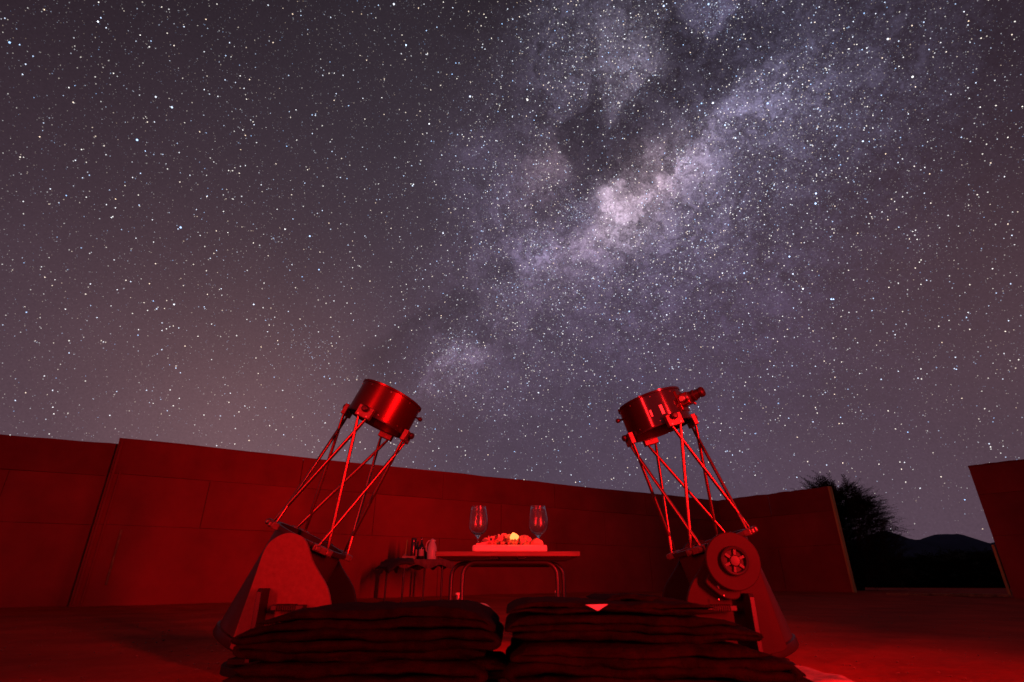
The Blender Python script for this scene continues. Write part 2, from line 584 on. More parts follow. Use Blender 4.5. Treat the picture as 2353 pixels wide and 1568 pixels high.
def stars():
    """all stars of the upper sky on a far dome; thicker along the Milky Way"""
    RD = 6000.0
    gl = [(np.array(skydir(u, v)), sig(u, v, r * 1.1), sum(c) / .09) for (u, v, r, c) in GLOW]
    du = [(np.array(skydir(u, v)), sig(u, v, r * 1.1), a) for (u, v, r, a) in DUST]
    D, B, R, T = [], [], [], []

    def dens(d):
        a = np.zeros(len(d))
        for c, s, w in gl:
            a += w * np.exp((d @ c - 1) / s ** 2)
        b = np.zeros(len(d))
        for c, s, w in du:
            b += w * np.exp((d @ c - 1) / s ** 2)
        return a * (1 - np.minimum(b, .75)), b

    def cand(n):
        z = rng.uniform(-.01, 1, n)
        t = rng.uniform(0, 2 * np.pi, n)
        r = np.sqrt(1 - z * z)
        return np.stack([r * np.cos(t), r * np.sin(t), z], 1)

    d = cand(1150000)
    g, b = dens(d)
    fwd = d[:, 1] > -.25
    pr = np.clip(.175 + .36 * np.minimum(g, 2.2) - .08 * np.minimum(b, 1), .05, 1.0)
    ext = np.clip(.25 + d[:, 2] * 2.6, .2, 1.0)
    ok = (rng.uniform(0, 1, len(d)) < pr * ext)
    d = d[ok]
    n = len(d)
    m = rng.pareto(1.22, n) + 1.0              # relative brightness, many faint ones
    D.append(d)
    B.append(np.minimum(.052 * m, 1.5))
    R.append(np.clip(.00036 + .00013 * np.log(m), .00036, .00078))
    t = rng.normal(0, 1, n)
    T.append(t)
    # small clusters inside the band
    for (u, v, r, nn) in [(1570, 360, 14, 60), (1235, 575, 22, 110), (1322, 482, 18, 70), (1340, 500, 12, 40), (635, 550, 10, 18),
                          (1180, 660, 22, 70), (1040, 810, 24, 80), (1650, 20, 26, 90), (1450, 180, 40, 90), (700, 795, 30, 40), (745, 830, 30, 40)]:
        px = rng.normal(0, r, (nn, 2))
        dd = np.array([list(skydir(u + a, v + b)) for a, b in px])
        D.append(dd)
        B.append(rng.uniform(.12, .75, nn))
        R.append(rng.uniform(.00042, .0007, nn))
        T.append(rng.normal(.9, .6, nn))
    # the brightest stars where the photograph has them
    px = [(415, 523), (1080, 222), (905, 10), (933, 104), (358, 223), (315, 322), (395, 247), (1608, 254), (1612, 238),
          (1666, 288), (1764, 238), (1638, 237), (1690, 318), (1582, 518), (1446, 716), (1532, 724), (1446, 666), (1660, 628),
          (1710, 628), (1875, 445), (1874, 468), (1910, 688), (1915, 688), (583, 700), (712, 543), (733, 620), (655, 527),
          (2097, 177), (2040, 90), (1525, 14), (1628, 10), (1983, 325), (360, 710), (950, 424), (986, 285), (400, 1180 - 480),
          (1822, 630), (1845, 664), (1814, 590), (22, 98), (225, 50), (948, 427), (1018, 536), (1212, 230), (1285, 248)]
    dd = np.array([list(skydir(u, v)) for u, v in px])
    D.append(dd)
    B.append(rng.uniform(1.3, 2.4, len(px)))
    R.append(rng.uniform(.0010, .0015, len(px)))
    T.append(rng.normal(.9, .7, len(px)))
    d = np.concatenate(D)
    br = np.concatenate(B)
    ra = np.concatenate(R)
    tt = np.concatenate(T)
    n = len(d)
    up = np.array([0, .3, 1.0])
    a = np.cross(d, up)
    a /= np.linalg.norm(a, axis=1)[:, None]
    b2 = np.cross(a, d)
    K = 6
    ang = np.arange(K) * 2 * np.pi / K
    P = (d[:, None, :] + ra[:, None, None] * (np.cos(ang)[None, :, None] * a[:, None, :] + np.sin(ang)[None, :, None] * b2[:, None, :])) * RD
    P[:, :, 2] += EYE
    me = bpy.data.meshes.new('sky')
    me.vertices.add(n * K)
    me.vertices.foreach_set('co', P.reshape(-1).astype(np.float32))
    me.loops.add(n * K)
    me.loops.foreach_set('vertex_index', np.arange(n * K, dtype=np.int32))
    me.polygons.add(n)
    me.polygons.foreach_set('loop_start', (np.arange(n) * K).astype(np.int32))
    me.polygons.foreach_set('loop_total', np.full(n, K, dtype=np.int32))
    me.update(calc_edges=True)
    tint = np.stack([1 - .26 * np.clip(tt, 0, 2) + .12 * np.clip(-tt - .3, 0, 2), 1 - .09 * np.clip(tt, 0, 2) - .03 * np.clip(-tt, 0, 2),
                     1.0 + .20 * np.clip(tt, -.5, 2) - .13 * np.clip(-tt - .5, 0, 2)], 1)
    colr = np.concatenate([tint * br[:, None], np.ones((n, 1))], 1)
    at = me.attributes.new('star', 'FLOAT_COLOR', 'POINT')
    at.data.foreach_set('color', np.repeat(colr, K, axis=0).reshape(-1).astype(np.float32))
    me.materials.append(ms)
    o = bpy.data.objects.new('sky', me)
    COL.objects.link(o)
    tag(o, kind='structure')
    return n


stars()

# ------------------------------------------------------------------ fences round the yard
WH = 2.2


def top_xy(u, v, wh=WH):
    r = ray(u, v)
    t = (wh - EYE) / r.z
    return Vector((r.x * t, r.y * t, 0))


def fence(name, A, B, label, cols, rows, H=WH, rail=True, end_post=None, seam_joints=None, tilt=0.0):
    """A, B: ends of the wall line on the ground; panels face the yard"""
    A, B = Vector(A), Vector(B)
    A.z = B.z = 0
    d = (B - A).normalized()
    L = (B - A).length
    nrm = Vector((d.y, -d.x, 0))
    if nrm.dot(-A) < 0:
        nrm = -nrm
    t = thing(name, (A.x, A.y, gz(A.x, A.y)), label, 'fence')
    zb = 0.0
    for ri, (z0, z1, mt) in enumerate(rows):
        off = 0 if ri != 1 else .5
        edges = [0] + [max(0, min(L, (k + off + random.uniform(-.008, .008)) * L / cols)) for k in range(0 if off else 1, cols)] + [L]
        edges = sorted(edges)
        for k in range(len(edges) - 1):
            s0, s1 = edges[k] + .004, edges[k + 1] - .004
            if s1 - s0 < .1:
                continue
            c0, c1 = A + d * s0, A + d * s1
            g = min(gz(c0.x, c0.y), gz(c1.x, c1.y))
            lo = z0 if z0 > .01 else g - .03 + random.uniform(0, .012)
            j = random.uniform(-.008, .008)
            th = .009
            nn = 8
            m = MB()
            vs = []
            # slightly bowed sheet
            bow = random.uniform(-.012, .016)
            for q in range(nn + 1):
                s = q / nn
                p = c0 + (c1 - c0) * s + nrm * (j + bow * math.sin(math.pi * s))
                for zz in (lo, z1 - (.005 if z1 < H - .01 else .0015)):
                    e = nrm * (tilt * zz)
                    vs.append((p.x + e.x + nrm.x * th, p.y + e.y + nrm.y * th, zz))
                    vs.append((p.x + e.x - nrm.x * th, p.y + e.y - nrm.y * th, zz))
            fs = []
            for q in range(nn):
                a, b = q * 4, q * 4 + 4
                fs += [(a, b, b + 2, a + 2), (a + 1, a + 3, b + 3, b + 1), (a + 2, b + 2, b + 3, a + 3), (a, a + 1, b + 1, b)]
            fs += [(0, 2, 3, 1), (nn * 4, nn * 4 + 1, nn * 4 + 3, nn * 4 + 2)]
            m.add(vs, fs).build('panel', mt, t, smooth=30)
    if rail:
        e = nrm * (tilt * H)
        c = (A + B) / 2 + e - nrm * .015
        pts_ = [A + e - nrm * .012 + d * (L * q / 30) + Vector((0, 0, H + .008 + .018 * fbm(q * .35, A.x, 1, 3))) + nrm * (.012 * fbm(q * .3, 4, A.y, 2)) for q in range(31)]
        MB().tube(pts_, .020, 6).build('top_rail', 'panel', t, smooth=30)
    for (z0, z1, mt) in rows[1:]:
        e = nrm * (tilt * z0)
        c = (A + B) / 2 + e - nrm * .022
        MB().frame_box((c.x, c.y, z0), d * (L / 2 - .002), nrm * .008, (0, 0, .045)).build('cross_rail', 'bark', t, bevel=.003)
    # posts outside the yard carry the sheets
    npst = 2 * cols + 1
    for k in range(npst):
        p = A + d * (min(max(k * L / cols / 2, .05), L - .05)) - nrm * .072
        g = gz(p.x, p.y)
        MB().frame_box((p.x, p.y, (H + g) / 2 - .02), d * .04, nrm * .04, (0, 0, (H - g) / 2)).build('post', 'bark', t, bevel=.004)
    return t, A, B, d, nrm


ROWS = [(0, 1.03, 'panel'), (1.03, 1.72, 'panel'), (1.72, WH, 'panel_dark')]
SA = top_xy(274, 1010)
SB = top_xy(1650, 1153)
fl = (top_xy(0, 1002) - top_xy(240, 1022)).normalized()
# the long wall
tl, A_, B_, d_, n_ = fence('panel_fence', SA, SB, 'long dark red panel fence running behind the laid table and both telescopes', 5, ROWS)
# battens beside the joint where the two walls meet
for (off, w, z0, z1, mt) in ((.05, .016, .02, 2.17, 'panel'), (.13, .012, .02, 1.74, 'panel'), (.34, .012, .25, .95, 'timber_old')):
    p = A_ + d_ * off + n_ * .030
    MB().frame_box((p.x, p.y, (z0 + z1) / 2 + gz(p.x, p.y)), d_ * w, n_ * .013, (0, 0, (z1 - z0) / 2)).build('batten', mt, tl, bevel=.003)
SC2 = SA + fl * 5.5 - n_ * .10 + d_ * .25
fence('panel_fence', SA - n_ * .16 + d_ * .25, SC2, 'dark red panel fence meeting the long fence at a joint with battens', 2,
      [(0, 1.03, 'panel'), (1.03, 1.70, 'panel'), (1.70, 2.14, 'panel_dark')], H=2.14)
PA = top_xy(1660, 1151)
PB = top_xy(1905, 1121)
t3, A3, B3, d3, n3 = fence('panel_fence', SB + d_ * .03 - n_ * .03, PB, 'dark fence panel ending in a pale timber edge beside the open gateway', 2, ROWS, tilt=.022)
e3 = B3 + d3 * .03 + n3 * 0
g3 = gz(e3.x, e3.y)
MB().frame_box((e3.x + n3.x * .03, e3.y + n3.y * .03, (WH + g3) / 2), d3 * .022, n3 * .055, (0, 0, (WH - g3) / 2 + .02)).build('edge_post', 'timber', t3, bevel=.006)
QA = top_xy(2226, 1075)
QB = QA + (top_xy(2353, 1060) - QA).normalized() * 3.0
t4, A4, B4, d4, n4 = fence('panel_fence', QA, QB, 'near black fence on the open side of the gateway beyond the sill board', 2, ROWS, tilt=.02)
e4 = A4 - d4 * .035
MB().frame_box((e4.x, e4.y, .42 + gz(e4.x, e4.y)), d4 * .018, n4 * .045, (0, 0, .40)).build('edge_strip', 'timber', t4, bevel=.005)
# sill board of the gateway
s0 = at_z(2060, 1373, .02)
s0 = Vector((6.9, 10.9, 0))
s1 = e4 + Vector((-.1, -.1, 0))
dd = (s1 - s0).normalized()
nn = Vector((-dd.y, dd.x, 0))
cc = (s0 + s1) / 2
sb = MB().frame_box((cc.x, cc.y, gz(cc.x, cc.y) + .018), dd * ((s1 - s0).length / 2), nn * .07, Vector((0, 0, .024))).build('sill_board', 'timber_old', None, bevel=.006)
tag(sb, 'narrow timber board lying across the ground in the gateway', 'board')


# ------------------------------------------------------------------ plants beyond the gateway
def frond(m, base, d, L, w, droop, nl):
    d = d.normalized()
    side = d.cross(Vector((0, 0, 1)))
    if side.length < .05:
        side = Vector((1, 0, 0))
    side.normalize()
    pts = []
    p = base.copy()
    dirn = d.copy()
    n = 6
    for i in range(n + 1):
        pts.append(p.copy())
        dirn = (dirn + Vector((0, 0, -droop / n))).normalized()
        p += dirn * (L / n)
    vs, fs = [], []
    for i in range(n):                # midrib
        a, b = pts[i], pts[i + 1]
        o = len(vs)
        ww = w * .09 * (1 - i / (n + 1))
        vs += [a - side * ww, a + side * ww, b + side * ww * .8, b - side * ww * .8]
        fs.append((o, o + 1, o + 2, o + 3))
    for k in range(nl):
        s = (k + .6) / nl
        i = min(n - 1, int(s * n))
        a = pts[i] + (pts[i + 1] - pts[i]) * (s * n - i)
        ax = (pts[i + 1] - pts[i]).normalized()
        for sg in (-1, 1):
            out = (side * sg * .8 + ax * .75 + Vector((0, 0, random.uniform(-.25, .25)))).normalized()
            l = w * (1 - .55 * s) * random.uniform(.7, 1.1)
            b = ax * (w * .13)
            o = len(vs)
            vs += [a - b, a + out * l * .55 - b * .3, a + out * l, a + out * l * .5 + b]
            fs.append((o, o + 1, o + 2, o + 3))
    m.add(vs, fs)


def bush(name, c, rx, rz, n, label, group=None, L=.5, w=.10, cat='bush', seed=1, nl=8):
    random.seed(seed)
    c = Vector(c)
    t = thing(name, c, label, cat, group)
    tr = MB()
    fo = MB()
    nb = 9
    for k in range(nb):
        a = 2 * math.pi * k / nb + random.uniform(-.3, .3)
        h = rz * random.uniform(.75, 1.25)
        top = c + Vector((math.cos(a) * rx * random.uniform(.15, .6), math.sin(a) * rx * random.uniform(.15, .6), h))
        mid = c + Vector((math.cos(a) * rx * .12, math.sin(a) * rx * .12, h * .4))
        tr.tube([c + Vector((math.cos(a) * .05, math.sin(a) * .05, -.06)), mid, top], [.045 * rx, .03 * rx, .010 * rx], 6)
    for k in range(n):
        z = random.uniform(.03, 1.0) ** .8
        prof = math.sqrt(max(.05, 1 - ((z - .45) / .62) ** 2))
        a = random.uniform(0, 2 * math.pi)
        rr = random.uniform(.2, .92) ** .6 * prof * rx * (1 + .22 * math.sin(3 * a + seed))
        b = c + Vector((math.cos(a) * rr, math.sin(a) * rr, z * rz * 1.55 * (1 + .12 * math.sin(2 * a + 1))))
        d = Vector((math.cos(a) * .8, math.sin(a) * .8, random.uniform(.1, 1.0) * (.35 + z * .9))) + Vector((random.gauss(0, .25), random.gauss(0, .25), 0))
        frond(fo, b, d, L * random.uniform(.6, 1.25), w, random.uniform(.3, 1.0), nl)
    tr.build('trunk', 'bark', t, smooth=60)
    fo.build('crown', 'foliage', t, smooth=0)
    return t


bp = at_y(1984, 1340, 15.0)
bush('thorn_bush', (bp.x - .10, bp.y, gz(bp.x, bp.y)), 0.98, 1.50, 3200, 'tall feathery dark bush behind the end of the fence at the gateway', L=.50, w=.15, seed=5)
lows = [(2040, 40, 3.2, 1.4), (2085, 55, 3.0, 1.5), (2120, 46, 3.0, 1.9), (2155, 52, 3.2, 2.2), (2190, 44, 2.6, 1.7),
        (2215, 60, 3.6, 1.9), (2250, 42, 2.6, 2.0), (2290, 50, 3.5, 2.4), (2020, 30, 2.4, 1.3), (2340, 46, 3.0, 2.0), (2060, 24, 2.2, 1.0), (2110, 26, 2.4, 1.1), (2170, 25, 2.3, 1.2), (2230, 23, 2.2, 1.1), (2280, 27, 2.4, 1.5), (2000, 48, 3.5, 2.4), (2100, 62, 4, 1.8), (2260, 60, 4, 2.0)]
proto = None
for i, (u, y, rx, rz) in enumerate(lows):
    p = at_y(u, 1335, y)
    if proto is None:
        proto = bush('scrub', (p.x, p.y, gz(p.x, p.y) - .1), 3.0, 1.35, 1300, 'low black scrub bush on the plain between gateway and hills', 'scrub on the plain beyond the gateway', L=1.0, w=.50, seed=9, nl=6)
        proto.scale = (rx / 3.0, rx / 3.0, rz / 2.5)
    else:
        o = proto.copy()
        COL.objects.link(o)
        o.location = (p.x, p.y, gz(p.x, p.y) - .1)
        o.scale = (rx / 3.0, rx / 3.0, rz / 2.5)
        o.rotation_euler = (0, 0, i * 1.3)
        for ch in proto.children:
            c2 = ch.copy()
            COL.objects.link(c2)
            c2.parent = o
            c2.matrix_parent_inverse = ch.matrix_parent_inverse.copy()
random.seed(21)


# ------------------------------------------------------------------ telescopes
def cyl_hit(u, v, C0, ax, R):
    """front hit of a pixel ray with a cylinder"""
    o = Vector((0, 0, EYE))
    d = ray(u, v).normalized()
    w = o - C0
    dp = d - ax * d.dot(ax)
    wp = w - ax * w.dot(ax)
    a, b, c = dp.dot(dp), 2 * dp.dot(wp), wp.dot(wp) - R * R
    q = max(0, b * b - 4 * a * c)
    t = (-b - math.sqrt(q)) / (2 * a)
    return o + d * t


def telescope(side, Lpx, Upx, label, cage_mat, mirror):
    YM = 2.40
    Lc = at_y(*Lpx, YM)
    Uc = at_y(*Upx, YM)
    ax = (Uc - Lc).normalized()
    R = .146
    Lt = (Uc - Lc).length
    e1 = Vector((ax.z, 0, -ax.x)).normalized()      # across the tube, in the plane of the tilt
    e2 = ax.cross(e1).normalized()
    if e2.y > 0:
        e2 = -e2                                     # towards the camera
    C = lambda h, r, a: Lc + ax * h + (e1 * math.cos(a) + e2 * math.sin(a)) * r
    foot = Vector((Lc.x - ax.x / ax.z * (Lc.z - .1), YM, 0))
    t = thing('telescope', (foot.x, YM, 0), label, 'telescope', None)
    # mirror tube
    LB = .405
    prof = [(R, -LB), (R, -.015), (R - .004, -.010), (R - .006, -.012), (R - .006, -LB + .02), (0, -LB + .02)]
    tub = MB().lathe([(R - .02, -LB), (R, -LB + .001)] + prof[1:], 64, Lc, ax, e1).build('mirror_tube', 'inner_satin', t, smooth=30)
    MB().lathe([(R - .03, -LB - .028), (R + .004, -LB - .028), (R + .008, -LB - .022), (R + .008, -LB + .006), (R + .0005, -LB + .010),
                (R + .0005, -LB), (R - .03, -LB)], 64, Lc, ax, e1, closed=True).build('end_ring', 'plastic_black', t, smooth=40)
    MB().lathe([(0, -.30), (R - .012, -.296), (R - .012, -.33), (0, -.335)], 48, Lc, ax, e1).build('mirror', 'zinc', tub)
    # ring that carries the lower clamps
    MB().lathe([(R - .004, -.012), (R + .018, -.012), (R + .020, -.004), (R + .018, .006), (R - .004, .006)], 64, Lc, ax, e1, closed=True).build(
        'clamp_ring', 'plastic_black', t, smooth=40)
    # upper cage
    H0, H1 = Lt + .0, Lt + .150
    MB().lathe([(R, H0), (R, H1 - .012), (R + .004, H1 - .011), (R + .005, H1 - .002), (R + .001, H1), (R - .006, H1), (R - .007, H1 - .012),
                (R - .004, H1 - .014), (R - .004, H0 + .003)], 80, Lc, ax, e1, closed=True).build('upper_cage', cage_mat, t, smooth=30)
    MB().lathe([(R - .005, H0 + .002), (R + .0015, H0 + .002), (R + .0022, H0 - .004), (R - .005, H0 - .004)], 80, Lc, ax, e1, closed=True).build('cage_rim', 'plastic_black', t)
    # spider with the secondary mirror
    sp = MB()
    for a in (.6, .6 + math.pi / 2, .6 + math.pi, .6 + 1.5 * math.pi):
        p0, p1 = C(H0 + .1, .02, a), C(H0 + .1, R - .003, a)
        sp.frame_box((p0 + p1) / 2, (p1 - p0) / 2, ax * .012, (p1 - p0).cross(ax).normalized() * .0007)
    sp.lathe([(0, H0 + .13), (.022, H0 + .13), (.024, H0 + .07), (.03, H0 + .04), (0, H0 + .015)], 24, Lc, ax, e1)
    sp.build('spider', 'inner_black', t)
    rot = .20 if mirror else -.22
    rot = math.pi / 2 + (.10 if not mirror else -.10)
    ups = [rot + k * math.pi / 2 for k in range(4)]
    los = [rot + math.pi / 4 + k * math.pi / 2 for k in range(4)]
    half = .155
    # blocks
    for a in ups:
        c = C(Lt + .002, R + .013, a)
        rr = (C(0, 1, a) - Lc).normalized()
        tt = ax.cross(rr)
        b = MB().frame_box(c - ax * .004, tt * .036, rr * .0115, ax * .026).build('truss_block', 'block_metal', t, bevel=.003)
        c2 = C(Lt + .010, R + .027, a)
        kb = MB()
        kb.lathe([(0, 0), (.014, 0), (.0155, .004), (.0145, .013), (.010, .017), (0, .018)], 10, c2, rr, ax)
        kb.build('clamp_knob', 'plastic_black', b, smooth=30)
        for sg in (-1, 1):
            q = C(Lt - .018, R + .0245, a) + tt * sg * .021
            MB().lathe([(0, .0022), (.004, .0018), (.0045, 0), (.0045, -.003)], 12, q, rr, ax).build('bolt', 'zinc', b)
    for a in los:
        rr = (C(0, 1, a) - Lc).normalized()
        tt = ax.cross(rr)
        b = MB().frame_box(C(-.004, R + .026, a), tt * .042, rr * .015, ax * .013).build('truss_block', 'block_metal', t, bevel=.003)
        for sg in (-1, 1):
            q = C(-.004, R + .040, a) + tt * sg * .024
            MB().lathe([(0, .012), (.009, .0115), (.0125, .008), (.0125, 0), (.010, -.002)], 6, q, rr, ax).build('clamp_knob', 'block_metal', b, smooth=20)
    # eight poles
    for i, a in enumerate(ups):
        for sg in (-1, 1):
            lo = los[i] if sg > 0 else los[i - 1]
            tu = ax.cross((C(0, 1, a) - Lc).normalized())
            tl_ = ax.cross((C(0, 1, lo) - Lc).normalized())
            p1 = C(Lt - .026, R + .013, a) + tu * sg * .020
            p0 = C(.002, R + .026, lo) - tl_ * sg * .022
            dd = (p1 - p0)
            pts = [p0 - dd * .012, p0 + dd * .018, p0 + dd * .06, p0 + dd * .10, p1 - dd * .10, p1 - dd * .055, p1 - dd * .018, p1 + dd * .010]
            r = .0073
            MB().tube(pts, [r * .62, r * .66, r * .92, r, r, r * .95, r * .8, r * .78], 16).build('truss_pole', 'chrome_black', t, smooth=50)
    # small grab handles on the cage
    ha = 0.0 if not mirror else math.pi
    c = C(H0 + .098, R, ha)
    hr = (C(0, 1, ha) - Lc).normalized()
    MB().lathe([(.004, 0), (.0045, .014), (.009, .020), (.011, .027), (.009, .034), (0, .038)], 14, c, hr, ax).build('cage_knob', 'plastic_black', t)
    # cage screws
    for k in range(9):
        a = rot + .35 + k * 2 * math.pi / 9
        rr = (C(0, 1, a) - Lc).normalized()
        for hh in (H0 + .014, H1 - .022):
            MB().lathe([(0, .0024), (.0028, .0020), (.0034, 0), (.0034, -.002)], 8, C(hh, R, a), rr, ax).build('screw', 'zinc', t)

    # ---- rocker box
    out = [(666, 1224), (648, 1227), (630, 1237), (617, 1247), (604, 1268), (594.5, 1297), (572, 1362), (549, 1426), (538, 1458), (520, 1508)]
    out2 = [(762, 1420), (759, 1387), (754.5, 1360), (746, 1338), (730, 1313), (714.5, 1284), (709, 1260), (699, 1237), (684, 1228)]
    YN = 2.212
    poly = []
    for (u, v) in out + [(763, 1508)] + out2:
        if mirror:
            u = 2353 - u - 16
        p = at_y(u, v, YN)
        p.z = max(p.z, .052)
        poly.append(p)
    # rounder outline
    def chaikin(P):
        Q = []
        n = len(P)
        for i in range(n):
            a, b = P[i], P[(i + 1) % n]
            Q += [a * .75 + b * .25, a * .25 + b * .75]
        return Q
    sharp = [p for p in poly if p.z <= .0521]
    poly = chaikin(chaikin([p for p in poly]))
    poly = [Vector((p.x, p.y, max(p.z, .052))) for p in poly]
    near = MB().prism(poly, (0, .020, 0)).build('side_board', 'veneer' if not mirror else 'bearing', t, bevel=.0025)
    far = MB().prism([p + Vector((0, .355, 0)) for p in poly], (0, .020, 0)).build('side_board', 'dark_board', t, bevel=.0025)
    xs = [p.x for p in poly]
    x0, x1 = min(xs), max(xs)
    cx = (x0 + x1) / 2
    MB().box(x0, x1, YN, YN + .375, .030, .050).build('rocker_base', 'dark_board', t, bevel=.003)
    MB().lathe([(0, -.004), (.262, -.004), (.262, .020), (.259, .024), (0, .024)], 72, (cx, YM, .0)).build('ground_board', 'dark_board', t, smooth=30)
    s = -1 if not mirror else 1
    # low cross board between the two sides, on the side away from the mirror end
    xe = x1 - .022 if not mirror else x0 + .022
    MB().box(xe - .009, xe + .009, YN + .022, YN + .353, .052, .150).build('cross_board', 'dark_board', t, bevel=.002)
    # upright plate and ribbed carrying handle on the near side
    pu = 600 if not mirror else 1722
    a = at_y(pu, 1352 if not mirror else 1364, YN - .06)
    top = a.z
    MB().prism([(a.x - .008, YN - .001, .045), (a.x - .008, YN - .075, .045), (a.x - .008, YN - .075, top - .012), (a.x - .008, YN - .066, top), (a.x - .008, YN - .001, top)],
               (.018, 0, 0)).build('stop_plate', 'plastic_black', t, bevel=.002)
    hx = (at_y(622, 1397, YN - .05).x, at_y(696, 1397, YN - .05).x) if not mirror else (at_y(1624, 1400, YN - .05).x, at_y(1694, 1400, YN - .05).x)
    hz = at_y(650, 1397, YN - .05).z if not mirror else at_y(1660, 1398, YN - .05).z
    h = MB()
    h.frame_box(((hx[0] + hx[1]) / 2, YN - .045, hz), ((hx[1] - hx[0]) / 2, 0, 0), (0, .010, 0), (0, 0, .010))
    for q in (0, 1):
        h.box(hx[q] - .007 + .010 * (1 - 2 * q), hx[q] + .007 + .010 * (1 - 2 * q), YN - .036, YN + .001, hz - .009, hz + .009)
    ho = h.build('handle', 'plastic_black', t, bevel=.003)
    for k in range(9):
        xx = hx[0] + (hx[1] - hx[0]) * (.2 + .07 * k)
        MB().box(xx - .0016, xx + .0016, YN - .0585, YN - .034, hz - .012, hz + .0125).build('rib', 'bearing', ho)
    # screws in the near board
    for (u, v) in ((590 / 1.0 + 40, 1316), (681, 1316)):
        if mirror:
            continue
        p = at_y(u, v, YN)
        MB().lathe([(0, .003), (.005, .002), (.0065, 0), (.0065, -.002)], 12, p, (0, -1, 0)).build('screw', 'veneer', near)
    if mirror:
        # bearing cover with its tension wheel
        K = .3316 / 1.7407
        cv = lambda x, y: (2650 / 1.7407 + x * K, 2080 / 1.7407 + y * K)
        pear = [(600, 470), (590, 560), (570, 640), (512, 735), (545, 790), (620, 855), (700, 918), (790, 960), (880, 966), (935, 945), (950, 890), (958, 800), (985, 725), (1080, 600), (1082, 470), (900, 300), (760, 300)]
        YP = YN - .040
        P = chaikin([at_y(*cv(*q), YP) for q in pear])
        cov = MB().prism(P, (0, .041, 0)).build('bearing_cover', 'bearing', t, bevel=.004)
        cp = at_y(*cv(838, 497), YP - .014)
        MB().lathe([(0, .015), (.098, .015), (.101, .012), (.101, -.002), (0, -.002)], 72, cp + Vector((0, 0, 0)), (0, -1, 0)).build('bearing_disc', 'bearing', t, smooth=30)
        wc = cp + Vector((0, -.015, 0))
        wh = MB()
        wh.lathe([(.040, 0), (.050, 0), (.052, .004), (.051, .016), (.047, .019), (.041, .017), (.039, .012)], 48, wc, (0, -1, 0), closed=True)
        wh.lathe([(0, 0), (.020, 0), (.021, .012), (.017, .017), (0, .018)], 32, wc, (0, -1, 0))
        for k in range(6):
            a = k * math.pi / 3 + .4
            d = Vector((math.cos(a), 0, math.sin(a)))
            wh.frame_box(wc + d * .030 + Vector((0, -.007, 0)), d * .012, (0, .006, 0), d.cross(Vector((0, 1, 0))) * .0045)
        wh.build('tension_wheel', 'plastic_black', t, smooth=40)
        MB().lathe([(0, -.003), (.041, -.003), (.041, .004), (0, .004)], 32, wc, (0, -1, 0)).build('wheel_recess', 'inner_black', t)
        for q, r in (((672, 805), .0065), ((738, 915), .0035), ((672, 960), .0035)):
            p = at_y(*cv(*q), YP)
            MB().lathe([(0, .005), (r * .7, .0045), (r, .001), (r, -.002)], 14, p, (0, -1, 0)).build('screw', 'zinc', cov)
        # focuser and eyepiece on the cage
        hit = cyl_hit(1546, 931, Lc, ax, R)
        rr = hit - Lc
        hh = rr.dot(ax)
        rr = (rr - ax * hh).normalized()
        rr = (rr * .75 + (e1 if e1.x > 0 else -e1) * .62).normalized()
        tt = ax.cross(rr).normalized()
        b0 = Lc + ax * (H0 + .078) + rr * (R - .012)
        f = MB().frame_box(b0 + rr * .004, tt * .042, ax * .048, rr * .010).build('focuser_base', 'satin_black', t, bevel=.003)
        fb = MB().frame_box(b0 + rr * .030, tt * .026, ax * .028, rr * .020).build('focuser_body', 'satin_black', t, bevel=.004)
        for sg in (-1, 1):
            w = MB()
            p = b0 + rr * .030 - ax * .026 * 0 + tt * sg * .026
            w.lathe([(0, 0), (.004, 0), (.004, .010), (.013, .011), (.0145, .014), (.0145, .024), (.012, .027), (0, .027)], 18, p, tt * sg, ax)
            w.build('focus_wheel', 'zinc', fb, smooth=25)
        MB().lathe([(0, .03), (.027, .03), (.027, .056), (.0245, .058), (.0245, .066), (.026, .068), (.026, .076), (.0215, .078), (.021, .100), (.023, .102),
                    (.023, .112), (.019, .118), (.015, .119), (.012, .112), (0, .112)], 28, b0, rr, ax).build('eyepiece', 'plastic_black', t, smooth=30)
        MB().lathe([(.0265, .040), (.0285, .041), (.0285, .052), (.0265, .053)], 28, b0, rr, ax, closed=True).build('draw_tube_collar', 'zinc', t)
        p = b0 + rr * .048 + ax * -.012
        MB().lathe([(0, 0), (.004, 0), (.004, .020), (.007, .021), (.007, .030), (0, .031)], 12, p, (tt * .6 - ax * .6 + rr * .2).normalized()).build('thumb_screw', 'zinc', fb)
        # stickers hugging the cage
        for (u, v, wa, hl) in ((1496.5, 950, .028, .030), (1521, 941, .045, .042)):
            p = cyl_hit(u, v, Lc, ax, R)
            q = p - Lc
            hh = q.dot(ax)
            q = (q - ax * hh).normalized()
            a0 = math.atan2(q.dot(e2), q.dot(e1))
            vs, fs = [], []
            for k in range(5):
                aa = a0 - wa + 2 * wa * k / 4
                for hv in (hh - hl / 2, hh + hl / 2):
                    vs.append(C(hv, R + .0008, aa))
            for k in range(4):
                fs.append((2 * k, 2 * k + 2, 2 * k + 3, 2 * k + 1))
            MB().add(vs, fs).build('sticker', 'sticker', t)
    return t


telescope('l', (714, 1240), (866, 973), 'satin telescope leaning towards the table, its plain rounded side board facing out', 'satin_black', False)
telescope('r', (1632, 1247), (1519, 988), 'glossy telescope with eyepiece, stickers and a round bearing wheel on its side', 'gloss_black', True)


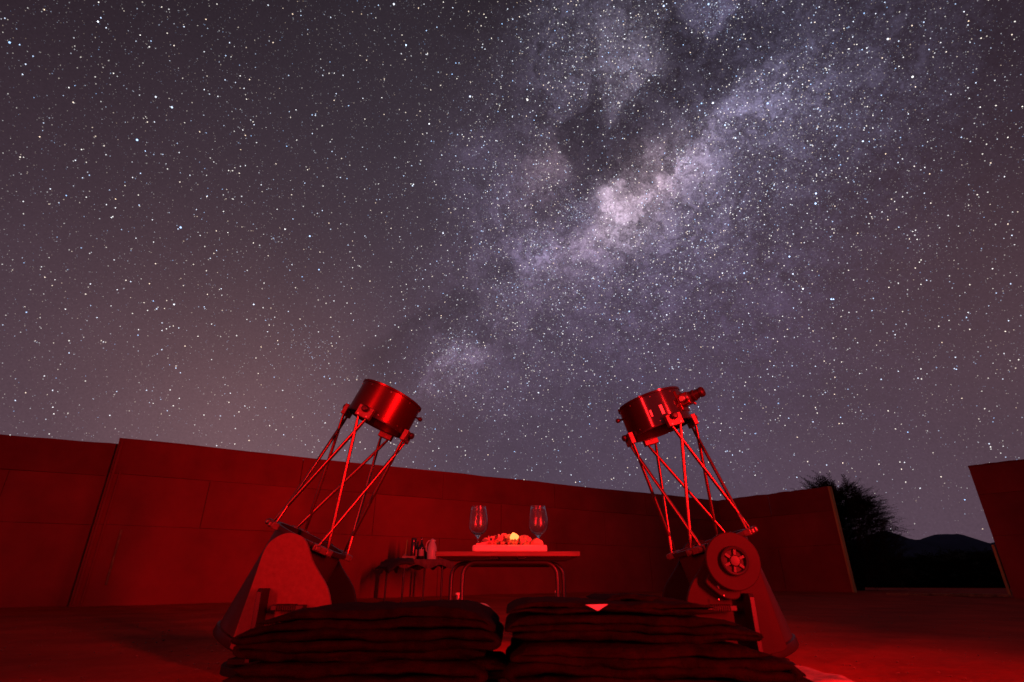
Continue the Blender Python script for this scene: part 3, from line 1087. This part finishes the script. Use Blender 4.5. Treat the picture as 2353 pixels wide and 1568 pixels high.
# ------------------------------------------------------------------ low table with glasses and food
def roundbox(m, x0, x1, y0, y1, z0, z1, r, n=6):
    pts = []
    for (cx, cy, a0) in ((x1 - r, y1 - r, 0), (x0 + r, y1 - r, 90), (x0 + r, y0 + r, 180), (x1 - r, y0 + r, 270)):
        for k in range(n + 1):
            a = math.radians(a0 + 90 * k / n)
            pts.append((cx + r * math.cos(a), cy + r * math.sin(a), z0))
    m.prism(pts, (0, 0, z1 - z0))
    return m


TY = 2.90
a0 = at_y(1000, 1271, TY)
a1 = at_y(1333, 1266, TY)
TX0, TX1 = a0.x, a1.x
TZ = (a0.z + a1.z) / 2 + .002
tab = thing('folding_table', ((TX0 + TX1) / 2, TY + .36, 0), 'low wooden folding table with bent black tube legs, set with glasses', 'table')
slope = (a1.z - a0.z) / (TX1 - TX0) * .8
tt_ = Matrix.Rotation(-math.atan(slope), 4, 'Y')
# top of planks, seen from just below
nk = 6
for k in range(nk):
    y0 = TY + .02 + k * (.70 / nk)
    MB().box(TX0 + .004, TX1 - .004, y0 + .0015, y0 + .70 / nk - .0015, TZ - .018, TZ).build('plank', 'table_wood', tab, bevel=.002)
MB().box(TX0, TX1, TY, TY + .019, TZ - .023, TZ + .001).build('edge_strip', 'table_edge', tab, bevel=.003)
MB().box(TX0, TX1, TY + .721, TY + .74, TZ - .023, TZ + .001).build('edge_strip', 'table_edge', tab, bevel=.003)
for x in (TX0, TX1 - .010):
    MB().box(x - .001, x + .011, TY + .0195, TY + .7205, TZ - .021, TZ + .0005).build('end_strip', 'table_edge', tab, bevel=.003)
for x in (-.09, .05):
    MB().box(x - .02, x + .02, TY + .05, TY + .70, TZ - .034, TZ - .0185).build('batten', 'black_tube', tab, bevel=.002)


def uleg(ub, ut, y, vt, zb, r=.011):
    """bent tube: feet at ub, shoulders under the top"""
    l = at_y(ut[0], vt, y)
    rr = at_y(ut[1], vt, y)
    zt = TZ - .046
    xb = (at_y(ub[0], 1385, y).x, at_y(ub[1], 1385, y).x)
    pts = []
    R_ = .06
    pts.append(Vector((xb[0] - .012, y, zb)))
    pts.append(Vector((l.x - .01, y, zt - .10)))
    for k in range(7):
        a = math.pi - math.pi / 2 * k / 6
        pts.append(Vector((l.x + R_ + R_ * math.cos(a) - .008 * (1 - k / 6), y, zt - R_ + R_ * math.sin(a))))
    for k in range(7):
        a = math.pi / 2 - math.pi / 2 * k / 6
        pts.append(Vector((rr.x - R_ + R_ * math.cos(a) + .008 * (k / 6), y, zt - R_ + R_ * math.sin(a))))
    pts.append(Vector((rr.x + .01, y, zt - .10)))
    pts.append(Vector((xb[1] + .012, y, zb)))
    MB().tube(pts, r, 14).build('leg_frame', 'black_tube', tab, smooth=60)
    return xb


uleg((1066, 1277), (1068, 1276), TY + .13, 1300, .0)
uleg((1038, 1293), (1042, 1290), TY + .36, 1300, .0)
MB().tube([(TX0 + .15, TY + .42, TZ - .055), (TX1 - .13, TY + .42, TZ - .055)], .009, 12).build('cross_tube', 'black_tube', tab)
for (u, v, y) in ((1053, 1365, TY + .22), (1281, 1360, TY + .22)):
    p = at_y(u, v, y)
    st = MB().tube([(p.x, y, 0), (p.x, y, p.z - .004)], .013, 16).build('leg_stub', 'zinc', tab, smooth=60)
    MB().lathe([(0, .006), (.011, .006), (.0145, .003), (.0145, -.004), (0, -.004)], 20, (p.x, y, p.z)).build('cap', 'jug', st)
    q = 1 if u < 1176 else -1
    MB().lathe([(0, .0), (.013, .002), (.017, .008), (.013, .016), (0, .018)], 16, (p.x + q * .012, y - .03, p.z - .035), (q * .9, -.3, 0)).build('pivot_knob', 'plastic_black', st)

# serving board
BZ0 = TZ + .0012
bl, br_ = at_y(1084, 1262, TY + .05).x, at_y(1258, 1262, TY + .05).x
b = MB()
roundbox(b, bl, br_, TY + .05, TY + .25, BZ0, BZ0 + .034, .03)
bo = b.build('serving_board', 'pale_board', None, smooth=40, bevel=.009, seg=3)
tag(bo, 'thick pale serving board with rounded corners on the low table', 'board')
FZ = BZ0 + .0345
BY = TY + .14


def food(name, label, cat, m, mat, group=None, smooth=50):
    o = m.build(name, mat, None, smooth=smooth)
    return tag(o, label, cat, group)


# folded ham slices
def ham(cx, cy, cz, s, yaw, roll, wave, lift):
    m = MB()
    n1, n2 = 12, 9
    vs, fs = [], []
    Rm = Matrix.Rotation(yaw, 3, 'Z') @ Matrix.Rotation(roll, 3, 'X')
    for i in range(n1 + 1):
        for j in range(n2 + 1):
            a = 2 * math.pi * i / n1
            r = j / n2
            x, y = s * r * math.cos(a) * 1.15, s * r * math.sin(a)
            z = wave * r * math.sin(3 * a + yaw) + lift * r * r + .25 * s * fbm(x * 30 + cx * 50, y * 30, yaw, 2) * r
            vs.append(Rm @ Vector((x, y, z)) + Vector((cx, cy, cz)))
    for i in range(n1):
        for j in range(n2):
            k = i * (n2 + 1) + j
            fs.append((k, k + 1, k + n2 + 2, k + n2 + 1))
    m.add(vs, fs)
    return m


hams = []
for k in range(17):
    u = 1112 + 6.2 * k + random.uniform(-4, 4)
    hgt = .030 * math.exp(-((u - 1170) / 34) ** 2)
    x = at_y(u, 1250, BY).x
    cy = BY + random.uniform(-.06, .04)
    if abs(u - 1182) < 12:
        hgt *= .35
    s = random.uniform(.017, .025)
    o = food('ham_slice', 'crumpled pink cold cut slice in the heap on the serving board', 'food',
             ham(x, cy, FZ + .008 + hgt * random.uniform(.3, 1.0) + s * .45, s, random.uniform(0, 6), random.uniform(.9, 1.7), .006, .008), 'ham',
             'cold cut slices heaped on the serving board')
    md = o.modifiers.new('thick', 'SOLIDIFY')
    md.thickness = .0025
for (u, v, s, ang) in ((1152, 1236, .016, .5), (1200, 1240, .017, -.6), (1214, 1238, .015, -.9)):   # upright petals
    p = at_y(u, v, BY - .075)
    m = MB()
    pts = [(-.6, -1), (.6, -1), (.75, -.2), (.3, .6), (0, 1.25), (-.3, .6), (-.7, -.2)]
    ca, sa = math.cos(ang), math.sin(ang)
    pp = [Vector((p.x + s * (x * ca + y * sa), p.y, p.z + s * (-x * sa + y * ca))) for x, y in pts]
    m.prism(pp, (0, .003, 0))
    food('ham_slice', 'pointed upright cold cut slice standing out of the heap beside the yellow piece with the added glow', 'food', m, 'ham', 'pointed slices round the light')
# bright piece of food; its glow is added by emission and a point light
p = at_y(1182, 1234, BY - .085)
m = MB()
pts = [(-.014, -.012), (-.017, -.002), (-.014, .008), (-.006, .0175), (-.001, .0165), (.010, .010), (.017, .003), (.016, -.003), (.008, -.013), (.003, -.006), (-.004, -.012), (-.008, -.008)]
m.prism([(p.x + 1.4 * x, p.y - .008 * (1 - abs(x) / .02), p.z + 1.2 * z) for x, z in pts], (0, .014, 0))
o = food('glowing_food', 'small yellow piece with an added glow in the middle of the food heap', 'light', m, 'painted_glow')
ld = bpy.data.lights.new('added_food_glow', 'POINT')  # added light for the yellow food, no lamp stands here
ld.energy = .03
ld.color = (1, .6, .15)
ld.shadow_soft_size = .012
lo = bpy.data.objects.new('added_food_glow', ld)
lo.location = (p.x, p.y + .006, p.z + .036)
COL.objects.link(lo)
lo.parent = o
# bread rolls
for i, (u, v, rx, rz, lab) in enumerate(((1233, 1250, .036, .021, 'pale oval bread roll at the end of the board under a wine glass'),
                                         (1212, 1247, .026, .026, 'round bread roll leaning against the cold cuts heap'))):
    p = at_y(u, v, BY - .01 + .02 * i)
    pr = [(0, -1)] + [(math.cos(a), math.sin(a)) for a in [math.radians(-75 + 15 * k) for k in range(11)]] + [(0, 1)]
    m = MB()
    m.lathe([(r * rx, h * rz) for r, h in pr], 24, (0, 0, 0))
    m.v = [(x + p.x + .003 * fbm(x * 60, y * 60, z * 60), y * .8 + p.y, max(FZ, z + FZ + rz * .82 + .002 * fbm(x * 90, y * 90, z * 90) - .006 * abs(math.sin(x * 60)))) for x, y, z in m.v]
    food('bread_roll', lab, 'bread', m, 'bread')
# cheese wedges at the other end
for i, (u, du, h0, h1, lab) in enumerate(((1118, 21, .006, .020, 'long low cheese wedge at the end of the board'), (1104, 10, .009, .012, 'small cheese piece beside the stem of a wine glass'))):
    x = at_y(u, 1252, BY).x
    w = du * .0021
    m = MB()
    y0 = BY - .07 + .05 * i
    m.prism([(x - w, y0, FZ), (x + w, y0, FZ), (x + w * .75, y0, FZ + h1), (x - w, y0, FZ + h0)], (0, .04, 0))
    food('cheese_wedge', lab, 'cheese', m, 'cheese' if i else 'ham', smooth=0)
for k in range(9):
    x = at_y(1122 + k * 9 + random.uniform(-4, 4), 1252, BY).x
    m = MB()
    r = random.uniform(.006, .009)
    m.lathe([(0, -r), (r * .8, -r * .6), (r, 0), (r * .8, r * .6), (0, r)], 10, (x, BY - .085 + random.uniform(0, .02), FZ + r * .98))
    food('nut', 'small round nut lying at the front of the serving board', 'food', m, 'nut', 'nuts along the front of the serving board')


# wine glasses
def glass(u, vt, y, label):
    top = at_y(u, vt, y)
    z0 = TZ + .0012
    Hh = top.z - z0
    s = Hh / .222
    R = .0335
    of = [(0, 0), (.033, .0), (.034, .0015), (.030, .0035), (.012, .007), (.005, .014), (.0042, .03), (.0042, .065), (.0048, .0745), (.010, .084),
          (.024, .098), (.031, .113), (.0338, .130), (.0335, .150), (.0315, .172), (.0285, .195), (.0256, .2190), (.0258, .2210), (.0254, .222), (.0250, .222)]
    inn = [(.0244, .2215), (.0275, .195), (.0304, .172), (.0324, .150), (.0327, .130), (.030, .115), (.023, .1015), (.012, .092), (0, .089)]
    m = MB().lathe([(r * s * (1.42 if h > .075 else 1.0), h * s) for r, h in of + inn], 48, (top.x, y, z0))
    o = m.build('wine_glass', 'glass', None, smooth=60)
    return tag(o, label, 'glass')


glass(1100, 1164, TY + .29, 'empty tulip wine glass behind the cheese end of the serving board')
glass(1236, 1163, TY + .29, 'empty tulip wine glass behind the bread roll end of the serving board')

# ------------------------------------------------------------------ side table with drinks by the fence
SY = 8.3
zt = at_y(950, 1286, SY).z
corners = {'nl': (923, 1381, SY - .15), 'nr': (1013, 1376, SY), 'fl': (884, 1370, SY + .75), 'fr': (972, 1369, SY + .85)}
st = thing('side_table', tuple(at_y(945, 1375, SY)[:2]) + (0.05,), 'small side table with dark draped cloth and thin legs by the fence', 'table')
cn = {}
for k, (u, v, y) in corners.items():
    p = at_y(u, v, y)
    cn[k] = p
    g = gz(p.x, p.y)
    tp = Vector((p.x + .03 * (1 if 'l' in k else -1) * 0, p.y, zt - .02))
    MB().tube([(p.x, p.y, g - .01), tuple(tp)], [.013, .016], 10).build('leg', 'black_tube', st, smooth=60)
E1 = ((cn['nr'] - cn['nl']) + (cn['fr'] - cn['fl'])) / 2
E2 = ((cn['fl'] - cn['nl']) + (cn['fr'] - cn['nr'])) / 2
E1.z = E2.z = 0
cen = (cn['nl'] + cn['nr'] + cn['fl'] + cn['fr']) / 4
cen.z = zt


def tpt(a, b, z=0.0):
    p = cen + E1 * a + E2 * b
    return Vector((p.x, p.y, zt + z))


m = MB()
m.prism([tpt(-.62, -.58, -.028), tpt(.62, -.58, -.028), tpt(.62, .58, -.028), tpt(-.62, .58, -.028)], (0, 0, .024))
m.build('table_top', 'dark_board', st, bevel=.003)
# cloth: top sheet with a pleated skirt
vs, fs = [], []
ring = []
per = [(-.66, -.62), (.68, -.62), (.68, .62), (-.66, .62)]
N = 0
for e in range(4):
    (ax_, ay_), (bx_, by_) = per[e], per[(e + 1) % 4]
    for k in range(40):
        f = k / 40
        ring.append((ax_ + (bx_ - ax_) * f, ay_ + (by_ - ay_) * f, e, f))
vs.append(tpt(0, 0, .0))
nr_ = len(ring)
for lv, (dz, out) in enumerate(((.0, .95), (-.004, 1.0), (-.035, 1.02), (-.075, 1.025), (-.10, 1.03))):
    for i, (a, b, e, f) in enumerate(ring):
        wv = .010 * lv * math.sin(i * 2.1) * .5
        drop = dz * (1.0 + .25 * math.sin(i * .37) + (.6 if e == 3 else 0) * (lv > 1))
        p = tpt(a * (out + wv), b * (out + wv), drop)
        vs.append(p)
for i in range(nr_):
    fs.append((0, 1 + i, 1 + (i + 1) % nr_))
    for lv in range(4):
        a = 1 + lv * nr_
        fs.append((a + i, a + nr_ + i, a + nr_ + (i + 1) % nr_, a + (i + 1) % nr_))
cl = MB().add(vs, fs).build('table_cloth', 'pleat_cloth', None, smooth=50)
tag(cl, 'dark pleated cloth draped over the small side table', 'tablecloth')
# a dark jacket-like cloth thrown over the near end
vs, fs = [], []
n1, n2 = 18, 14
for i in range(n1 + 1):
    for j in range(n2 + 1):
        a = -.95 + .62 * i / n1
        b = -.72 + .95 * j / n2
        p = tpt(a, b, .012)
        over = max(0, -.68 - a) * 1.2 + max(0, -.60 - b) * 1.6
        z = .014 + .010 * fbm(i * .35, j * .35, 2, 3) - over * .38
        vs.append(Vector((p.x, p.y, zt + z)))
for i in range(n1):
    for j in range(n2):
        k = i * (n2 + 1) + j
        fs.append((k, k + 1, k + n2 + 2, k + n2 + 1))
o = MB().add(vs, fs).build('folded_cloth', 'dark_cloth', None, smooth=70)
o.modifiers.new('thick', 'SOLIDIFY').thickness = .012
tag(o, 'black cloth thrown over one corner of the small side table', 'cloth')


def on_side(u, v):
    """point on the side table's top hit by the pixel; falls back to its front half"""
    y = SY + .12
    p = at_y(u, v, y)
    return Vector((p.x, y, zt + .0015))


def lathe_obj(name, u, prof, mat, label, cat, y=.12, parent=None):
    p = at_y(u, 1284, SY + y)
    z = zt + .0015
    o = MB().lathe(prof, 24, (p.x, SY + y, z)).build(name, mat, None, smooth=40)
    return tag(o, label, cat), Vector((p.x, SY + y, z))


BT = [(0, 0), (.036, 0), (.038, .004), (.038, .17), (.035, .19), (.017, .215), (.0135, .225), (.0135, .285), (.0155, .287), (.0155, .300), (.0135, .302), (0, .302)]
sc = lambda P, k: [(r * k, h * k) for r, h in P]
o, p = lathe_obj('wine_bottle', 967.0, sc(BT, 1.0), 'bottle_glass', 'dark wine bottle with a pale label beside the white jug', 'bottle', .10)
MB().lathe([(.0385, .05), (.0389, .05), (.0389, .14), (.0385, .14)], 24, p).build('label', 'paper', o)
o, p = lathe_obj('wine_bottle', 952.5, sc(BT, .98), 'bottle_glass', 'dark labelled wine bottle touching the steel flask', 'bottle', .20)
MB().lathe([(.0385, .05), (.0389, .05), (.0389, .14), (.0385, .14)], 24, p).build('label', 'paper', o)
o, p = lathe_obj('wine_bottle', 958.0, sc(BT, .86), 'bottle_glass', 'slim dark bottle standing between the two wine bottles', 'bottle', .30)
o, p = lathe_obj('vacuum_flask', 948, [(0, 0), (.036, 0), (.038, .004), (.038, .225), (.035, .235), (.034, .24), (.035, .245), (.035, .285), (.030, .296), (0, .298)], 'thermos',
                 'tall steel vacuum flask beside a dark wine bottle', 'flask', .10)
o, p = lathe_obj('jug', 991.5, [(0, 0), (.064, 0), (.067, .006), (.070, .06), (.072, .12), (.066, .17), (.050, .215), (.036, .24), (.031, .255), (.034, .265), (.030, .272), (.012, .285), (0, .288)], 'jug',
                 'white insulated jug with a curved handle on the side table', 'jug', .10)
hp = [p + Vector(q) for q in ((-.03, 0, .262), (-.055, 0, .258), (-.082, 0, .225), (-.090, 0, .17), (-.084, 0, .12), (-.066, 0, .10))]
MB().tube(hp, .0075, 10).build('handle', 'jug', o, smooth=60)
MB().prism([p + Vector(q) for q in ((.026, -.012, .262), (.05, 0, .268), (.026, .012, .262))], (0, 0, -.016)).build('spout', 'jug', o)
p = at_y(976, 1284, SY + .25)
o = MB().box(p.x - .035, p.x + .03, SY + .22, SY + .30, zt + .0015, zt + .17).build('carton', 'inner_black', None, bevel=.004)
tag(o, 'black upright carton between the wine bottle and the white jug', 'carton')
p = at_y(941, 1280, SY - .02)
o = MB()
o.box(p.x - .10, p.x + .085, SY - .06, SY + .04, zt + .0015, zt + .045)
o = o.build('tray_box', 'card', None, bevel=.003)
tag(o, 'low pale cardboard box at the front of the side table', 'box')
p = at_y(931, 1284, SY + .35)
o = thing('dish_brush', (p.x, SY + .35, zt + .0015), 'yellow handle standing upright out of a squat pot', 'brush')
MB().lathe([(0, 0), (.045, 0), (.05, .006), (.045, .05), (.022, .085), (.014, .09), (0, .09)], 20, (p.x, SY + .35, zt + .0015)).build('pot', 'card', o, smooth=40)
MB().tube([(p.x, SY + .35, zt + .05), (p.x + .012, SY + .35, zt + .29)], [.009, .011], 10).build('handle', 'yellow_handle', o, smooth=60)


# ------------------------------------------------------------------ mats and folded blankets in front
def mat_pad(x0, x1, y0, y1, z0, z1, rot, label, seed):
    n1, n2 = 44, 26
    vs, fs = [], []
    cx, cy = (x0 + x1) / 2, (y0 + y1) / 2
    ca, sa = math.cos(rot), math.sin(rot)

    def pt(i, j, top):
        a, b = i / n1, j / n2
        x = x0 + (x1 - x0) * a
        y = y0 + (y1 - y0) * b
        ed = min(a * (x1 - x0), (1 - a) * (x1 - x0), b * (y1 - y0), (1 - b) * (y1 - y0))
        rnd = math.sqrt(max(0, 1 - (1 - min(1, ed / .03)) ** 2))
        zm = (z0 + z1) / 2
        hz = (z1 - z0) / 2
        q = .005 * fbm(x * 9 + seed, y * 9, 0, 3) + .003 * math.sin(x * 42) * math.sin(y * 42)
        z = zm + (hz * (.25 + .75 * rnd) + q) if top else zm - hz * (.25 + .75 * rnd)
        x += .012 * fbm(y * 6, seed, 0, 2)
        y += .010 * fbm(x * 6, seed + 4, 0, 2)
        dx, dy = x - cx, y - cy
        return Vector((cx + dx * ca - dy * sa, cy + dx * sa + dy * ca, max(z, .001)))
    W = n2 + 1
    for top in (True, False):
        for i in range(n1 + 1):
            for j in range(n2 + 1):
                vs.append(pt(i, j, top))
    off = (n1 + 1) * W
    for i in range(n1):
        for j in range(n2):
            k = i * W + j
            fs.append((k, k + W, k + W + 1, k + 1))
            fs.append((off + k, off + k + 1, off + k + W + 1, off + k + W))
    for i in range(n1):
        for j in (0, n2):
            k = i * W + j
            fs.append((k, k + W, off + k + W, off + k))
    for j in range(n2):
        for i in (0, n1):
            k = i * W + j
            fs.append((k, k + 1, off + k + 1, off + k))
    o = MB().add(vs, fs).build('floor_mat', 'mat_cloth', None, smooth=70)
    return tag(o, label, 'mat')


mat_pad(-.70, -.03, 1.40, 1.98, .002, .080, .05, 'thick pale quilted mat under the plain stack of blankets', 1.0)
mat_pad(-.005, .86, 1.50, 2.06, .002, .080, .0, 'thick pale quilted mat under the blanket stack with the white tag', 6.0)


def blanket(name, x0, x1, yf, yb, z0, n, t, mat, label, seed, first=1, grow=0.0, ends=.02, wave=.006, group=None, dz_fn=None):
    """one blanket folded back and forth into n layers, rounded along its front and back"""
    random.seed(seed)
    path = []                      # x, z, layer
    xa = [x0 + random.uniform(0, ends) for _ in range(n + 1)]
    xb = [x1 - random.uniform(0, ends * 1.5) for _ in range(n + 1)]
    dirn = first
    for i in range(n):
        zc_ = z0 + t * (i + .5)
        L_, R_ = xa[i // 2 if dirn > 0 else i // 2], xb[i // 2]
        # shared fold ends for neighbouring layers
        a = xa[(i + (0 if dirn > 0 else 1)) // 2] if True else 0
        b_ = xb[(i + (1 if dirn > 0 else 0)) // 2]
        s, e = (a, b_) if dirn > 0 else (b_, a)
        m_ = 46
        for k in range(m_ + 1):
            path.append((s + (e - s) * k / m_, zc_, i))
        if i < n - 1:
            for k in range(1, 7):
                ang = -math.pi / 2 + math.pi * k / 7
                path.append((e + dirn * t * .62 * math.cos(ang), z0 + t * (i + 1) + t / 2 * math.sin(ang), i + k / 7))
        dirn = -dirn
    N_ = len(path)
    yoff = [random.uniform(-.006, .006) for _ in range(n + 1)]
    ph = [random.uniform(0, 6) for _ in range(n + 1)]
    KK = 22
    dpt = yb - yf
    fr = t * .62
    ws = [0, .02, .06, .13, .24, .4, .6, .8, 1.0]
    dlist = [fr * w for w in ws] + [fr + (dpt - 2 * fr) * k / 8 for k in range(1, 8)] + [dpt - fr * w for w in reversed(ws)]

    def wob(x, y, l):
        i = int(l)
        f = l - i
        A = lambda q: .55 * math.sin(7 * x + ph[q] * .35 + q * .5) + .35 * math.sin(17 * x + ph[q]) + .5 * fbm(x * 5, y * 4 + q * .9, seed, 2)
        return wave * (A(min(i, n)) * (1 - f) + A(min(i + 1, n)) * f)

    base = []
    for k in range(N_):
        p0, p1 = path[max(0, k - 1)], path[min(N_ - 1, k + 1)]
        dx, dz = p1[0] - p0[0], p1[1] - p0[1]
        l = math.hypot(dx, dz) or 1
        base.append((-dz / l, dx / l))
    vs, fs = [], []
    for d in dlist:
        e = min(d, dpt - d)
        rr = math.sqrt(max(0.0004, 1 - (1 - min(1, e / fr)) ** 2))
        ring_ = []
        for sg in (1, -1):
            ks = range(N_) if sg > 0 else range(N_ - 1, -1, -1)
            for k in ks:
                x, z, l = path[k]
                li = int(l + .5)
                y = yf + d + (yoff[min(li, n)] + .006 * math.sin(9 * x + ph[min(li, n)])) * (1 - d / dpt)
                endt = min(k, N_ - 1 - k)
                h_ = t * .5 * (.99) * rr * min(1, .25 + endt * .3)
                nx, nz_ = base[k]
                xx = x + nx * h_ * sg
                zz = z + nz_ * h_ * sg + wob(x, y, l)
                g = 1 + grow * (xx - x0) / (x1 - x0)
                zz = z0 + (zz - z0) * g
                # ends bulge at mid height, top edges round off
                ff = min(1.0, max(0.0, (zz - z0) / (n * t)))
                bl_ = .016 if n * t < .06 else .034
                el = max(0.0, 1 - (xx - x0) / .16)
                er = max(0.0, 1 - (x1 - xx) / .16)
                bg_ = bl_ * (math.sin(math.pi * min(1, .12 + .88 * ff)) - .62)
                xx += bg_ * (er - el)
                yb_ = max(0.0, 1 - d / .10)
                y -= .6 * bg_ * yb_
                zz -= .22 * n * t * ff * ff * (max(0, el) ** 3 + max(0, er) ** 3) * .5 + .05 * n * t * ff * ff * yb_ ** 2
                # the stack sags over its rounded ends and corners
                if dz_fn:
                    zz += dz_fn(xx, y, (zz - z0) / (n * t))
                zz += .0055 * fbm(xx * 13, y * 14, zz * 30 + seed, 4)
                y += (.0055 * fbm(xx * 30, zz * 14, seed, 4) + .008 * fbm(xx * 9, zz * 20, seed + 7, 2)) * max(0, 1 - d / .12)
                ring_.append((xx, y + .006 * fbm(xx * 11, zz * 40, seed, 2), max(zz, .0)))
        vs += ring_
    M_ = 2 * N_
    for q in range(len(dlist) - 1):
        for k in range(M_):
            k2 = (k + 1) % M_
            fs.append((q * M_ + k, q * M_ + k2, (q + 1) * M_ + k2, (q + 1) * M_ + k))
    fs.append(tuple(range(M_)))
    fs.append(tuple(reversed(range((len(dlist) - 1) * M_, len(dlist) * M_))))
    o = MB().add(vs, fs).build(name, mat, None, smooth=80)
    return tag(o, label, 'blanket', group)


ZB = .083


def sagL(x, y, f):
    return -.018 * f * max(0, (-.45 - x) / .2) ** 1.6 - .020 * f * max(0, (x + .13) / .1) ** 2


def sagR(x, y, f):
    return -.024 * f * max(0, (x - .40) / .22) ** 1.5 - .030 * f * max(0, (.06 - x) / .1) ** 2


blanket('folded_blanket', -.640, -.070, 1.385, 1.88, ZB, 2, .026, 'fleece_red', 'thick dark blanket at the bottom of the plain stack', 3, wave=.005, grow=-.05)
blanket('folded_blanket', -.618, -.036, 1.41, 1.87, ZB + .053, 5, .0210, 'fleece', 'large dark fleece blanket of many folds on top of the plain stack', 4, first=-1, grow=.04, wave=.0065, dz_fn=sagL)
blanket('folded_blanket', -.125, -.014, 1.43, 1.62, ZB + .006, 2, .022, 'fleece_red', 'loose blanket end bulging out beside the plain stack', 8, wave=.005, ends=.01)
blanket('folded_blanket', .006, .600, 1.38, 1.87, ZB, 4, .0225, 'fleece_red', 'bulky dark blanket at the bottom of the stack with the white tag', 5, first=-1, wave=.0085, grow=-.02)
blanket('folded_blanket', -.012, .560, 1.41, 1.88, ZB + .092, 3, .0185, 'fleece', 'dark blanket in the middle of the stack with the white tag', 6, first=1, wave=.007, dz_fn=sagR)
tb = blanket('folded_blanket', -.002, .500, 1.43, 1.87, ZB + .148, 2, .0120, 'fleece_red', 'thin dark blanket with a small white tag on top of its stack', 7, first=-1, wave=.005, dz_fn=sagR)
blanket('folded_blanket', .230, .500, 1.55, 1.88, ZB + .168, 1, .0150, 'fleece', 'narrow thin blanket flap lying across the top of a stack', 12, first=1, wave=.006, dz_fn=lambda x, y, f: -.30 * max(0, x - .36) ** 1.5 - .15 * max(0, .30 - x) ** 1.5)
blanket('folded_blanket', .570, .680, 1.42, 1.66, ZB - .004, 3, .021, 'fleece', 'crumpled dark blanket end hanging over the mat edge', 14, wave=.008, dz_fn=lambda x, y, f: -.03 * max(0, (x - .62) / .1))
# white tag on the top blanket
p = at_y(1371, 1392, 1.402)
m = MB().prism([(p.x - .026, 1.402, p.z + .002), (p.x + .027, 1.402, p.z + .003), (p.x + .002, 1.400, p.z - .011)], (0, .0015, 0))
m.build('tag', 'sticker', tb, smooth=0)

# coil of white cord lying on the sand behind the stacks, its end trailing forward
m = MB()
cy_ = 4.4
p = at_y(1104, 1404, cy_)
for k in range(5):
    pts = []
    r = .086 - .011 * k
    for q in range(41):
        a = 2 * math.pi * q / 40
        pts.append((p.x + r * math.cos(a), cy_ + .012 * k + .035 * math.sin(a), .006 + (r + .004) * (1 + math.sin(a)) * .82))
    m.tube(pts, .0062, 8, caps=False)
c0 = at_z(1120, 1424, .006)
trail = [(p.x + .02, cy_ - .03, .010)]
for (u, v) in ((1128, 1428), (1150, 1432), (1146, 1441), (1128, 1446), (1136, 1454), (1158, 1456)):
    g = at_z(u, v, .007)
    trail.append(tuple(g))
sm = []
for q in range(len(trail) - 1):
    for w in range(6):
        f = w / 6
        f = f * f * (3 - 2 * f) * .5 + f * .5
        sm.append(tuple(trail[q][z] * (1 - f) + trail[q + 1][z] * f for z in range(3)))
m.tube(sm, .0055, 8)
o = m.build('cord_coil', 'rope', None, smooth=60)
tag(o, 'coil of white cord on the sand behind the gap between the blanket stacks', 'cord')

# pebbles and dry bits trodden into the sand
m = MB()
for k in range(1700):
    a = random.uniform(-1.25, 1.25)
    d = random.uniform(1.9, 7.0)
    x, y = d * math.sin(a), d * math.cos(a)
    s = random.uniform(.002, .008)
    q = [Vector((random.uniform(-1, 1), random.uniform(-1, 1), random.uniform(-.3, .8))).normalized() * s for _ in range(6)]
    z = gz(x, y) + .001
    q = [Vector((1, 0, 0)) * s, Vector((0, 1.2, 0)) * s, Vector((-1.1, .1, 0)) * s, Vector((.1, -1, 0)) * s, Vector((.1, 0, .6)) * s, Vector((0, 0, -.6)) * s]
    m.add([Vector((x, y, z)) + v for v in q], [(0, 1, 4), (1, 2, 4), (2, 3, 4), (3, 0, 4), (1, 0, 5), (2, 1, 5), (3, 2, 5), (0, 3, 5)])
o = m.build('gravel', 'pebble', None, smooth=0)
tag(o, 'small pebbles strewn over the sandy yard', 'gravel', kind='stuff')


# ------------------------------------------------------------------ two upright red tube lamps beside the camera
def red_lamp(loc, target, watts, label, z0=.25, z1=2.35, spread=64):
    t = thing('tube_lamp', loc, label, 'lamp')
    loc = Vector(loc)
    d = Vector(target) - loc
    d.z = 0
    d.normalize()
    sd = d.cross(Vector((0, 0, 1))).normalized()
    h = (z1 - z0) / 2
    c = loc + Vector((0, 0, (z0 + z1) / 2))
    MB().frame_box(c - d * .020, sd * .052, d * .016, (0, 0, h + .03)).build('housing', 'lamp_body', t, bevel=.008)
    MB().frame_box(c + d * .002, sd * .043, d * .006, (0, 0, h)).build('diffuser', 'lamp_lens', t, bevel=.003)
    for k in range(3):
        a = 2 * math.pi * k / 3 + .5
        MB().tube([loc + Vector((0, 0, .10)) - d * .02, loc - d * .02 + Vector((math.cos(a) * .22, math.sin(a) * .22, .006))], .008, 10).build('leg', 'lamp_body', t)
    ld = bpy.data.lights.new('red_light', 'AREA')
    ld.shape = 'RECTANGLE'
    ld.size = .085
    ld.size_y = 2 * h
    ld.energy = watts
    ld.spread = math.radians(spread)
    ld.color = (1.0, .009, .012)
    lo = bpy.data.objects.new('red_light', ld)
    lo.location = c + d * .012
    lo.rotation_euler = d.to_track_quat('-Z', 'Y').to_euler()
    COL.objects.link(lo)
    lo.parent = t
    lo.matrix_parent_inverse = Matrix.Translation(-Vector(t.location))
    return t


red_lamp((2.60, -1.20, 0), (-2.0, 7.6, 0), 98, 'upright red tube lamp aimed at the plain sided telescope')
red_lamp((-2.30, -1.10, 0), (.8, 3.6, 0), 30, 'upright red tube lamp aimed at the telescope with the bearing wheel')
